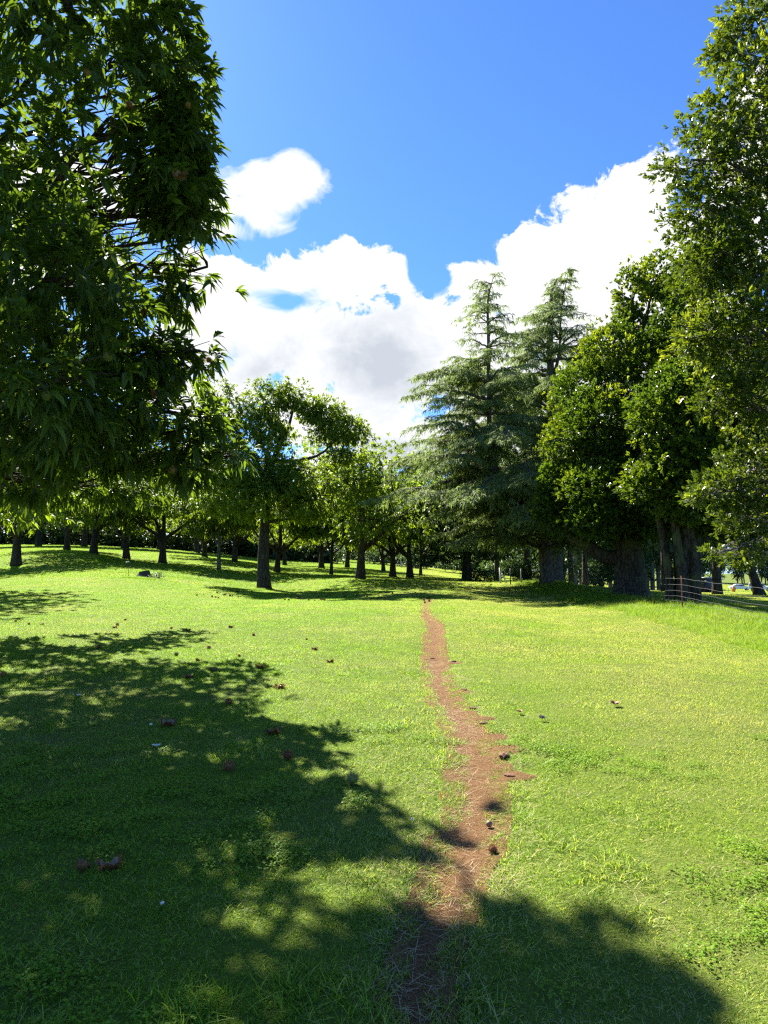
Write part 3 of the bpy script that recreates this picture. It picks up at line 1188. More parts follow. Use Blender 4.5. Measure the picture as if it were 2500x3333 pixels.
# ---- the near chestnut whose crown fills the upper corner
org = np.array([-8.2, 11.2, float(gz(-8.2, 11.2)) - .05])
rt = near_root = empty('chestnut_tree', org, 'tall near chestnut with long drooping leaves and spiny burrs, shading the lawn', 'tree')
lob = [L3(250, 60, 7.6, 330, 260, 1.7, org), L3(510, 130, 8.2, 125, 190, 1.2, org), L3(640, 270, 8.3, 60, 60, .6, org), L3(640, 1140, 8.5, 60, 45, .5, org), L3(590, 20, 8, 50, 60, .6, org), L3(470, 380, 8.4, 210, 170, 1.5, org), L3(200, 560, 7.6, 330, 240, 1.7, org),
       L3(540, 560, 8.8, 160, 140, 1.3, org), L3(570, 700, 9.0, 130, 60, 1.0, org), L3(630, 865, 9.3, 115, 60, .9, org), L3(675, 868, 9.4, 70, 50, .8, org), L3(640, 600, 8.8, 75, 70, 1.0, org), L3(635, 710, 8.6, 75, 55, 1.0, org), L3(625, 500, 9.0, 75, 85, .8, org), L3(650, 620, 8.9, 60, 60, .8, org), L3(590, 410, 8.9, 90, 60, .8, org), L3(610, 470, 8.7, 90, 80, 1.0, org), L3(560, 620, 8.6, 120, 100, 1.1, org), L3(560, 950, 9.2, 90, 50, .8, org), L3(440, 860, 8.8, 190, 120, 1.3, org),
       L3(200, 900, 7.2, 280, 220, 1.5, org), L3(400, 1120, 8.4, 190, 110, 1.4, org), L3(560, 1170, 8.8, 110, 60, .9, org), L3(150, 1250, 7.0, 300, 220, 1.5, org),
       L3(430, 1330, 8.8, 200, 110, 1.3, org), L3(590, 1400, 9.0, 110, 80, .9, org), L3(400, 1450, 9.3, 260, 70, 1.2, org), L3(120, 1430, 8.2, 260, 120, 1.4, org),
       L3(60, 1560, 9.2, 160, 50, 1.0, org), L3(770, 1480, 9.3, 60, 28, .5, org), L3(600, 1530, 9.2, 110, 40, .7, org), L3(440, 1600, 16.5, 130, 55, 1.6, org), L3(230, 1590, 15, 200, 60, 1.8, org), L3(560, 1470, 13, 130, 80, 1.2, org), L3(60, 1500, 14.5, 200, 110, 2, org), L3(300, 1330, 13.5, 240, 130, 1.8, org), L3(420, 1130, 12.5, 180, 120, 1.6, org), L3(80, 1150, 13, 200, 200, 1.8, org), L3(250, 850, 12, 230, 200, 1.8, org), L3(-250, 1400, 14, 250, 260, 2.4, org), L3(680, 1360, 9.2, 60, 40, .5, org),
       L3(-350, 300, 8, 420, 400, 2.2, org), L3(-350, 1000, 8, 420, 400, 2.2, org), L3(-700, 600, 8.5, 400, 500, 2.4, org), L3(200, -500, 7.8, 420, 330, 2.0, org),
       L3(-400, -500, 8, 450, 400, 2.2, org), L3(120, -1150, 8.5, 420, 360, 2.0, org)]
tr = spine([(0, 0, 0), (.05, .05, 1.2), (.1, .1, 2.6), (.6, -.3, 4.5), (1.0, -.8, 7), (1.3, -1.2, 9.5), (1.3, -1.4, 12)], 20)
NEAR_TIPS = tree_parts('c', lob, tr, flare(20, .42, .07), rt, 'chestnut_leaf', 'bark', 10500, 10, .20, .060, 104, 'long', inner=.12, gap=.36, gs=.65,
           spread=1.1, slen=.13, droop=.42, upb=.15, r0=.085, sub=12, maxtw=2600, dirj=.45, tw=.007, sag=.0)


# ---- spiny burrs
def spines(core, n, r, L, w, rad, flat=None):
    d = unit(r.randn(n, 3))
    if flat is not None:
        d = d[d[:, 2] > flat]
    n = len(d)
    b = core + d * rad * .92
    d2 = unit(d + .35 * r.randn(n, 3))
    s = unit(np.cross(d2, r.randn(n, 3))) * w
    V = np.stack([b - s, b + s, b + d2 * (L * (.7 + .5 * r.rand(n)))[:, None]], 1).reshape(-1, 3)
    i = np.arange(n)[:, None] * 3
    return V, np.concatenate([i, i + 1, i + 2], 1)


def ball(c, rad, nu_=10, nv=7, cutz=None, jag=0, r=None, inside=False):
    V, Q = [], []
    for a in range(nv + 1):
        ph = math.pi * a / nv if cutz is None else math.pi * (cutz + (1 - cutz) * a / nv)
        for b in range(nu_):
            th = 2 * math.pi * b / nu_
            k = rad * (1 + (jag * math.sin(b * 3) if a == 0 else 0))
            V.append((c[0] + k * math.sin(ph) * math.cos(th), c[1] + k * math.sin(ph) * math.sin(th), c[2] + k * math.cos(ph) + (jag * rad * 2 * math.cos(2 * th) if a == 0 else 0)))
    for a in range(nv):
        for b in range(nu_):
            q = (a * nu_ + b, a * nu_ + (b + 1) % nu_, (a + 1) * nu_ + (b + 1) % nu_, (a + 1) * nu_ + b)
            Q.append(q if inside else q[::-1])
    return V, Q


def spmat(name, a, b):
    m, nt, out = newmat(name)
    g = N(nt, 'ShaderNodeNewGeometry')
    pb = N(nt, 'ShaderNodeBsdfPrincipled')
    pb.inputs['Roughness'].default_value = .6
    c = mixc(nt, g.outputs['Random Per Island'], a, b)
    nt.links.new(c, pb.inputs['Base Color'])
    t = N(nt, 'ShaderNodeBsdfTranslucent')
    nt.links.new(c, t.inputs[0])
    ms = N(nt, 'ShaderNodeMixShader')
    ms.inputs[0].default_value = .3
    nt.links.new(pb.outputs[0], ms.inputs[1])
    nt.links.new(t.outputs[0], ms.inputs[2])
    nt.links.new(ms.outputs[0], out.inputs[0])
    M[name] = m


spmat('spine_brown', (.16, .065, .02), (.38, .17, .05))
spmat('spine_dark', (.11, .042, .012), (.28, .115, .035))
spmat('spine_green', (.12, .16, .03), (.34, .36, .09))
spmat('spine_gold', (.22, .12, .03), (.46, .28, .07))
M['husk_inside'] = solid('husk_inside', (.26, .16, .09), .7, nscale=40)
M['nut'] = solid('nut', (.07, .022, .010), .3)


def burr_meshes(kind, mat, seed):
    """list of (part name, mesh) for a burr about 8 cm across"""
    r = rs(seed)
    out = []
    R0 = .026
    if kind == 'closed':
        b = MB()
        b.add(*ball((0, 0, .034), R0))
        b.add(*[*spines(np.array([0, 0, .034]), 520, r, .019, .0011, R0)][:1], T=spines(np.array([0, 0, .034]), 0, r, .02, .001, R0)[1]) if False else None
        V, T = spines(np.array([0, 0, .034]), 560, r, .019, .0011, R0)
        b.add(V, None, T)
        out.append(('husk', b.build('husk', mat, link=False)))
    elif kind == 'open':
        b, s_, n_ = MB(), MB(), MB()
        for k in range(4):
            th = k * math.pi / 2 + .3 * r.randn()
            tilt = .55 + .25 * r.rand()
            c = np.array([math.cos(th) * .022, math.sin(th) * .022, .022])
            # a curved valve
            V, Q = [], []
            nn, mm = 6, 6
            for i in range(nn):
                for j in range(mm):
                    u_ = (i / (nn - 1) - .5) * 1.5
                    v_ = j / (mm - 1)
                    wd_ = math.cos(v_ * 1.35) ** .6
                    x = (.014 + .030 * math.sin(v_ * 1.7) * (1 if k % 2 else 1.15)) * math.cos(u_ * wd_)
                    y = .040 * math.sin(u_ * wd_)
                    z = .004 + .048 * v_ * math.cos(tilt * v_)
                    V.append((x * math.cos(th) - y * math.sin(th), x * math.sin(th) + y * math.cos(th), z))
            V = np.array(V)
            for i in range(nn - 1):
                for j in range(mm - 1):
                    a = i * mm + j
                    Q.append((a, a + 1, a + mm + 1, a + mm))
            s_.add(V * np.array([.96, .96, 1]), Q)
            b.add(V * np.array([1.05, 1.05, 1]), [q[::-1] for q in Q])
            # spines on the outside
            q = V[r.randint(0, len(V), 130)] * np.array([1.05, 1.05, 1]) + .003 * r.randn(130, 3)
            o = unit(q - np.array([0, 0, .022]) + .012 * r.randn(130, 3))
            s = unit(np.cross(o, r.randn(130, 3))) * .0011
            VV = np.stack([q - s, q + s, q + o * .018], 1).reshape(-1, 3)
            i_ = np.arange(130)[:, None] * 3
            b.add(VV, None, np.concatenate([i_, i_ + 1, i_ + 2], 1))
        out.append(('husk', b.build('husk', mat, link=False)))
        out.append(('lining', s_.build('lining', 'husk_inside', link=False)))
        for k in range(2):
            n_.add(*ball((.010 * (2 * k - 1), .004, .020), .013, 8, 6))
        out.append(('nut', n_.build('nut', 'nut', link=False, smooth=True)))
    else:   # half empty shell lying on its side
        b, s_ = MB(), MB()
        V, Q = ball((0, 0, .030), .030, 12, 6, cutz=.42, jag=.10)
        V = np.array(V)
        cx = Matrix.Rotation(.7, 3, 'X')
        c0 = np.array([0, 0, .030])
        rm = np.array(cx)
        V = (V - c0) @ rm.T + c0
        b.add(V, Q)
        d = unit(r.randn(420, 3))
        d = d[d[:, 2] < .15] @ rm.T
        q = c0 + d * .029
        d2 = unit(d + .3 * r.randn(len(d), 3))
        s = unit(np.cross(d2, r.randn(len(d), 3))) * .0011
        VV = np.stack([q - s, q + s, q + d2 * .019], 1).reshape(-1, 3)
        i_ = np.arange(len(d))[:, None] * 3
        b.add(VV, None, np.concatenate([i_, i_ + 1, i_ + 2], 1))
        out.append(('husk', b.build('husk', mat, link=False)))
        s_.add((V - c0) * .93 + c0, [q_[::-1] for q_ in Q])
        out.append(('lining', s_.build('lining', 'husk_inside', link=False)))
    return out


BM = {}
for kd in ('closed', 'open', 'shell'):
    for mt in ('brown', 'dark', 'green', 'gold'):
        BM[kd, mt] = burr_meshes(kd, 'spine_' + mt, len(BM) + 7)


def put_parts(parts, root):
    for nm, o in parts:
        c = o.copy()
        c.name = nm
        COL.objects.link(c)
        c.parent = root
    return root


# burrs hanging in the near chestnut
r = rs(77)
for (px, py, Y, kd, mt, s) in [(700, 273, 8.3, 'closed', 'dark', 1.25), (588, 183, 8.0, 'closed', 'green', 1.1), (550, 285, 7.2, 'closed', 'green', 1.5), (598, 472, 7.4, 'open', 'brown', 1.5),
                               (628, 5, 7.8, 'closed', 'dark', 1.3), (678, 392, 8.1, 'closed', 'green', 1.1), (620, 222, 8.0, 'closed', 'green', 1.1),
                               (680, 1146, 8.4, 'closed', 'brown', 1.2), (592, 1270, 7.9, 'closed', 'brown', 1.6), (568, 925, 8.0, 'closed', 'dark', 1.3),
                               (620, 1600, 8.6, 'closed', 'gold', 1.5), (818, 1534, 9.1, 'closed', 'green', 1.4), (590, 338, 7.6, 'closed', 'gold', 1.1),
                               (480, 302, 7.0, 'closed', 'brown', 1.2), (265, 102, 6.5, 'closed', 'gold', 1.0), (108, 1770, 8.9, 'closed', 'gold', 1.2), (125, 1777, 9.0, 'closed', 'gold', 1.3),
                               (310, 1205, 6.6, 'closed', 'green', 1.3), (145, 1265, 6.2, 'closed', 'green', 1.3)]:
    p = P(px, py, Y) - org
    q_ = NEAR_TIPS[np.argmin(np.sum((NEAR_TIPS - p) ** 2, 1))]
    if np.linalg.norm(q_ - p) > .12:
        p = q_ - np.array([0, 0, .05])
    e = bpy.data.objects.new('chestnut_burr', BM[kd, mt][0][1].data)
    COL.objects.link(e)
    e.parent = rt
    e.location = p - np.array([0, 0, .034 * s])
    e.scale = (s, s, s)
    if kd == 'open':
        e.rotation_euler = (R(70), 0, 0)
        e.location = p
        for nm, o in BM[kd, mt][1:]:
            c = o.copy()
            c.name = nm
            COL.objects.link(c)
            c.parent = e
    else:
        e.rotation_euler = (0, 0, r.rand() * 6)


# ---- the freestanding orchard chestnut in the middle
Y0 = 37.0
org = root_at(861, Y0)
rt = empty('chestnut_tree', org, 'broad open-topped chestnut with a thick trunk standing alone mid lawn', 'tree', 'orchard chestnut trees')
lob = [L3(745, 1350, Y0 + .5, 90, 105, 1.6, org), L3(860, 1300, Y0, 80, 70, 1.5, org), L3(950, 1285, Y0, 60, 50, 1.1, org), L3(1010, 1330, Y0 + .5, 60, 40, 1.1, org), L3(930, 1390, Y0 + 1, 60, 35, 1.1, org), L3(690, 1270, Y0 + 1, 60, 50, 1.3, org), L3(870, 1400, Y0, 80, 60, 1.5, org),
       L3(1060, 1345, Y0, 75, 50, 1.2, org), L3(1130, 1400, Y0 - .5, 75, 45, 1.2, org), L3(1050, 1430, Y0 + 1, 60, 35, 1.2, org), L3(1110, 1490, Y0, 50, 30, 1.0, org),
       L3(730, 1500, Y0, 110, 90, 1.9, org), L3(860, 1530, Y0 - .8, 120, 90, 2.2, org), L3(800, 1620, Y0 - 1.5, 120, 70, 1.8, org), L3(950, 1570, Y0 - 1, 110, 65, 2.2, org),
       L3(1010, 1650, Y0 - .5, 95, 50, 1.8, org), L3(930, 1660, Y0 + 1.5, 110, 50, 2, org), L3(700, 1620, Y0 + 1, 80, 60, 1.8, org), L3(1070, 1560, Y0, 60, 40, 1.2, org)]
k37 = Y0 / F


def Q3(px, py, Y, org):
    return P(px, py, Y) - org


tr = spine([(0, 0, 0), Q3(857, 1840, Y0, org), Q3(860, 1740, Y0, org), Q3(866, 1640, Y0, org), Q3(868, 1540, Y0, org), Q3(872, 1470, Y0, org)], 20)
ex = [(spine([Q3(868, 1560, Y0, org), Q3(900, 1470, Y0, org), Q3(935, 1400, Y0, org), Q3(955, 1330, Y0, org)], 9), np.linspace(.20, .06, 9)),
      (spine([Q3(880, 1500, Y0, org), Q3(960, 1500, Y0, org), Q3(1040, 1480, Y0, org), Q3(1100, 1425, Y0, org)], 9), np.linspace(.14, .04, 9)),
      (spine([Q3(866, 1560, Y0, org), Q3(830, 1500, Y0, org), Q3(780, 1420, Y0, org), Q3(740, 1340, Y0, org)], 9), np.linspace(.18, .05, 9)),
      (spine([Q3(868, 1600, Y0, org), Q3(950, 1590, Y0, org), Q3(1030, 1610, Y0, org), Q3(1100, 1615, Y0 - 1, org)], 9), np.linspace(.09, .02, 9)),
      (spine([Q3(862, 1700, Y0, org), Q3(940, 1690, Y0, org), Q3(1000, 1680, Y0, org)], 7), np.linspace(.12, .03, 7))]
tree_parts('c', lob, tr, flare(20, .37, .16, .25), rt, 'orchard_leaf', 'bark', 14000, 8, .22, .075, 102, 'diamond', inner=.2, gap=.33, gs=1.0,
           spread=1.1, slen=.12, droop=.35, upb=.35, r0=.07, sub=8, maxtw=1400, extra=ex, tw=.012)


# ---- orchard chestnuts: four grown ones to copy
def orchard(seed, h, w, th, tr_r, low):
    """a chestnut of height h, crown half-width w, forking at th"""
    r = rs(seed)
    rt = bpy.data.objects.new('chestnut_tree', None)
    COL.objects.link(rt)
    lob = []
    zc = (h + low) / 2
    for k in range(13):
        a = k * 2.4 + r.rand()
        q = w * (.62 if k < 9 else .3)
        z = low + (h - low) * ((.28 + .3 * r.rand()) if k < 6 else (.5 + .38 * r.rand()))
        s = w * (.36 + .14 * r.rand())
        lob.append((q * math.cos(a), q * math.sin(a), z, s * 1.15, s * 1.15, s * .72))
    lob.append((0, 0, h * .72, w * .5, w * .5, h * .2))
    bx, by = .12 * r.randn(2)
    tr = spine([(0, 0, 0), (bx * .5, by * .5, th * .5), (bx, by, th), (bx * 2, by * 2, th * 1.5), (bx, by, h * .6), (0, 0, h * .8)], 16)
    ex = []
    for k in range(3):
        a = r.rand() * 6.28
        ex.append((spine([(bx, by, th * .9), (bx + .9 * math.cos(a), by + .9 * math.sin(a), th + .5), (w * .5 * math.cos(a), w * .5 * math.sin(a), th + 1.2 + r.rand()), (w * .7 * math.cos(a + .2), w * .7 * math.sin(a + .2), th + 1.9 + r.rand())], 9), np.linspace(tr_r * .6, .05, 9)))
    tree_parts('c', lob, tr, flare(16, tr_r, tr_r * .3, .35), rt, 'orchard_leaf', 'bark', 3600, 8, .30, .11, seed, 'diamond', inner=.3, gap=.22, gs=1.1,
               spread=1.1, slen=.15, droop=.35, upb=.35, r0=.09, sub=5, maxtw=260, extra=ex, tw=.015, sides=12)
    return rt


protos = [orchard(201, 9.4, 4.9, 2.0, .28, 1.3), orchard(202, 10.2, 5.3, 2.2, .31, 1.5), orchard(203, 8.6, 4.5, 1.8, .26, 1.2), orchard(204, 6.4, 3.2, 1.8, .13, 1.5)]
used = set()


def place_tree(pi, px, Y, s, rz, label, trunkmat=None, group='orchard chestnut trees', name='chestnut_tree'):
    g = root_at(px, Y)
    src = protos[pi]
    if pi in used:
        o = src.copy()
        COL.objects.link(o)
        for ch in src.children:
            c = ch.copy()
            COL.objects.link(c)
            c.parent = o
    else:
        o = src
        used.add(pi)
    o.name = name
    o.location = g
    o.rotation_euler = (0, 0, rz)
    o.scale = (s, s, s)
    tag(o, label, 'tree', group)
    if trunkmat:
        for ch in o.children:
            if ch.name.startswith('trunk'):
                ch.data = ch.data.copy()
                ch.data.materials[0] = M[trunkmat]
    return o


for args in [
    (1, 50, 45, 1.0, .3, 'chestnut with a thick flared trunk under the drooping branches of the near tree'),
    (0, 214, 65, 1.05, 1.2, 'dim chestnut high on the slope, in deep shade behind the flared trunk'),
    (1, 301, 56, 1.0, 2.3, 'shaded chestnut on the slope just uphill of the thin white-topped stake'),
    (2, 409, 58, 1.1, 3.4, 'chestnut on the slope straight above the tree stump, with a stout dark trunk'),
    (0, 527, 55, 1.05, 4.1, 'slope chestnut with a leaning dark trunk, beyond the small weed by the stump'),
    (2, 664, 74, 1.1, 5.0, 'small far chestnut on the slope beside the slender pale-trunked one'),
    (2, 762, 66, 1.05, .9, 'chestnut with a short dark trunk just uphill of the big lone trunk'),
    (0, 901, 55, .9, 2.0, 'chestnut with a straight trunk half hidden behind the big lone chestnut'),
    (2, 926, 84, 1.0, 3.0, 'tiny far chestnut beyond the straight trunk half hidden by the big lone chestnut'),
    (0, 1046, 70, 1.05, 4.0, 'far chestnut on the crest, first dark trunk along from the lone tree'),
    (3, 1078, 55, 1.1, 5.2, 'slim young chestnut forking low between the lone tree and the stout spreading one'),
    (2, 1130, 80, 1.05, .2, 'far chestnut on the crest seen just beside the stout spreading trunk'),
    (1, 1173, 45, 1.0, 1.0, 'stout spreading chestnut with a thick sideways limb beside the tiny white marker peg'),
    (2, 1248, 74, .9, 2.6, 'small far chestnut between the stout spreading tree and the upright dark trunk'),
    (0, 1278, 57, 1.0, 3.7, 'upright chestnut with an even dark trunk, first of two close trunks by the litter'),
    (2, 1334, 56, 1.1, 4.6, 'low-forking chestnut, second of the two close trunks by the litter'),
    (3, 1369, 64, 1.15, 5.6, 'small thin-trunked chestnut last in the orchard before the cedars'),
]:
    place_tree(*args)
place_tree(3, 712, 50, 1.15, .8, 'slender young chestnut with a pale leaning trunk on the open slope', 'bark_pale')
# one that stands outside the frame but throws its shade on the lawn
place_tree(1, -300, 25, 1.0, 2.9, 'chestnut at the lawn edge behind the near tree, casting the far strip of shade')

# ---- second row on the hill, beyond the orchard
for k, (px, Y, s, pi) in enumerate([(-80, 85, 1.3, 1), (120, 92, 1.35, 0), (270, 95, 1.3, 1), (400, 92, 1.3, 2), (520, 96, 1.4, 1), (640, 98, 1.3, 0), (760, 104, 1.3, 1), (860, 112, 1.2, 2)]):
    place_tree(pi, px, Y, s, k * 1.3, 'dark leafy tree in the row along the top of the slope behind the orchard', group='trees along the top of the slope', name='broadleaf_tree')


# ---- broadleaf evergreens on the fence side
Yo = 27.0
org = np.array([10.25, Yo, float(gz(10.25, Yo)) - .1])
rt = empty('evergreen_oak', org, 'massive bushy evergreen with a very wide trunk and one thick limb reaching sideways', 'tree')
lob = [L3(2140, 900, Yo, 60, 85, 1.0, org), L3(2050, 960, Yo - .5, 50, 100, .9, org), L3(2110, 1030, Yo, 110, 110, 1.6, org), L3(1990, 1150, Yo - .8, 105, 100, 1.6, org), L3(2120, 1220, Yo - 1.5, 160, 130, 2.2, org),
       L3(1880, 1290, Yo, 85, 110, 1.5, org), L3(1960, 1380, Yo - 1.5, 140, 120, 2.2, org), L3(1840, 1440, Yo, 75, 80, 1.5, org), L3(2130, 1450, Yo - 2, 170, 140, 2.2, org), L3(1870, 1580, Yo, 100, 90, 1.8, org),
       L3(1990, 1590, Yo - 2, 150, 100, 2.0, org), L3(2150, 1660, Yo - 1.5, 150, 90, 1.8, org), L3(1800, 1560, Yo, 50, 60, 1.0, org), L3(2260, 1150, Yo, 100, 160, 2, org), L3(2300, 1430, Yo, 120, 180, 2.2, org),
       L3(1880, 1700, Yo, 90, 55, 1.6, org), L3(2030, 1720, Yo + .5, 120, 50, 1.8, org), L3(2240, 930, Yo, 60, 90, 1.2, org), L3(1790, 1660, Yo + .5, 60, 60, 1.2, org), L3(2250, 1720, Yo, 120, 50, 1.8, org), L3(2190, 1130, Yo - 2.5, 90, 140, 1.2, org), L3(2170, 1320, Yo - 3, 100, 110, 1.3, org), L3(2090, 1580, Yo - 3, 110, 90, 1.3, org), L3(1960, 1690, Yo - 2, 110, 60, 1.3, org)]
tr = spine([(0, 0, 0), (.0, 0, .9), (-.05, 0, 1.9), (.1, 0, 3.2), (.2, 0, 5.5), (.4, 0, 8.5), (.6, 0, 11)], 24)
trr = np.interp(np.linspace(0, 6, 24), [0, .3, 1, 2, 3, 4, 5, 6], [.88, .74, .64, .58, .40, .28, .16, .07])
ex = [(spine([(-.35, 0, 1.7), Q3(1965, 1812, Yo, org), Q3(1915, 1778, Yo, org), Q3(1860, 1745, Yo, org), Q3(1830, 1690, Yo, org)], 12), np.linspace(.34, .14, 12)),
      (spine([(.1, 0, 2.4), (-.8, -.6, 3.8), (-1.6, -1, 5.5), (-2.6, -1, 7.5)], 10), np.linspace(.26, .08, 10)),
      (spine([(.1, 0, 2.6), (1.2, -.4, 4), (2.2, -.4, 6)], 8), np.linspace(.26, .1, 8))]
tree_parts('c', lob, tr, trr, rt, 'oak_leaf', 'bark_oak', 34000, 8, .15, .065, 301, 'diamond', inner=.45, gap=.16, gs=.9, spread=.85, slen=.08, droop=.05, upb=.65,
           young=1.0, r0=.14, sub=8, maxtw=900, sides=30, wob=.07, extra=ex, tw=.01, dirj=.4, yz=.35)

Ym = 22.6
org = np.array([10.3, Ym, float(gz(10.3, Ym)) - .1])
rt = empty('evergreen_tree', org, 'dark evergreen with a cluster of close grey stems behind the rusty fence post', 'tree')
lob = [L3(2330, 900, Ym + 1, 130, 130, 1.4, org), L3(2400, 1150, Ym, 160, 160, 1.8, org), L3(2330, 1380, Ym, 150, 150, 1.8, org), L3(2420, 1560, Ym, 150, 110, 1.8, org), L3(2300, 1650, Ym, 130, 80, 1.8, org),
       L3(2470, 1380, Ym, 150, 150, 1.8, org), L3(2210, 1690, Ym + 1, 130, 60, 1.6, org), L3(2150, 1350, Ym - 1, 110, 110, 1.3, org), L3(2230, 1500, Ym - 1.5, 130, 110, 1.3, org), L3(2130, 1570, Ym - 1, 110, 80, 1.2, org), L3(2260, 1640, Ym - 1.5, 110, 60, 1.2, org), L3(2230, 1280, Ym - 1, 100, 120, 1.3, org), L3(2430, 1700, Ym + 1, 120, 60, 1.6, org), L3(2650, 1200, Ym, 200, 300, 2, org)]
tr = spine([(0.15, 0, 0), (.15, 0, 1), (.25, 0, 2.2), (.7, 0, 4.5), (1.2, 0, 7.5), (1.5, 0, 9.5)], 18)
ex = []
for (x0, y0, x1, y1, r_) in [(-.40, -.1, -.62, .2, .17), (-.22, .3, -.38, .5, .15), (-.05, -.3, -.25, -.3, .19), (.42, -.1, .5, .1, .23), (.62, .2, 1.0, .3, .2), (.1, .35, .2, .8, .16)]:
    ex.append((spine([(x0, y0, 0), (x0 * 1.02, y0, .5), (x0 + (x1 - x0) * .25, y0, 1.5), (x1, y1, 3.6), (x1 * 1.6 + .4, y1 * 1.5, 6.5)], 14), np.interp(np.linspace(0, 1, 14), [0, .1, .5, 1], [r_ * 1.35, r_, r_ * .8, r_ * .3])))
tree_parts('c', lob, tr, flare(18, .24, .08, .3), rt, 'oak_leaf', 'bark_oak', 24000, 8, .15, .065, 302, 'diamond', inner=.35, gap=.18, gs=.9, spread=.9, slen=.08, droop=.08, upb=.5,
           young=.45, r0=.10, sub=8, maxtw=500, sides=22, wob=.06, extra=ex, tw=.01)

# ---- near evergreen at the edge of the view
Yr = 13.2
org = np.array([12.2, 14.2, float(gz(12.2, 14.2)) - .1])
rt = empty('laurel_tree', org, 'tall glossy-leaved evergreen beside the fence, rising out of the top of the view', 'tree')
lob = [L3(2470, 60, Yr, 150, 120, 1.5, org), L3(2370, 150, Yr, 70, 45, .8, org), L3(2440, 300, Yr, 180, 90, 1.6, org), L3(2330, 400, Yr, 130, 70, 1.1, org), L3(2250, 520, Yr, 130, 70, 1.0, org), L3(2420, 560, Yr, 200, 140, 1.8, org),
       L3(2290, 680, Yr, 130, 90, 1.3, org), L3(2430, 820, Yr, 190, 150, 1.8, org), L3(2310, 860, Yr, 110, 90, 1.2, org), L3(2400, 1060, Yr, 180, 120, 1.6, org), L3(2290, 1090, Yr, 85, 80, 1.0, org),
       L3(2470, 1290, Yr, 150, 130, 1.4, org), L3(2340, 1290, Yr, 80, 80, .9, org), L3(2450, 1530, Yr, 130, 110, 1.2, org), L3(2340, 1590, Yr, 90, 60, .9, org), L3(2260, 1620, Yr, 40, 26, .4, org), L3(2440, 1690, Yr, 100, 70, 1.0, org),
       L3(2420, 1810, Yr, 60, 45, .7, org), L3(2330, 1800, Yr - .3, 24, 18, .3, org), L3(2640, 500, Yr + .5, 200, 400, 2, org), L3(2700, 1200, Yr + .5, 220, 450, 2, org), L3(2600, -300, Yr, 280, 300, 2.2, org), L3(2950, 100, Yr + 1, 300, 500, 2.2, org),
       L3(2960, 1000, Yr + 1, 300, 500, 2.2, org)]
tr = spine([(0, 0, 0), (0, 0, 2), (-.2, -.1, 4), (-.4, -.2, 7), (-.5, -.3, 10), (-.5, -.3, 13.5)], 20)
tree_parts('c', lob, tr, flare(20, .42, .08), rt, 'laurel_leaf', 'bark_pale', 24000, 8, .115, .05, 303, 'diamond', inner=.2, gap=.27, gs=.6, spread=.9, slen=.10, droop=.08, upb=.6,
           young=1.0, r0=.09, sub=14, maxtw=3500, tw=.011, dirj=.5, sag=.06, yz=.8)


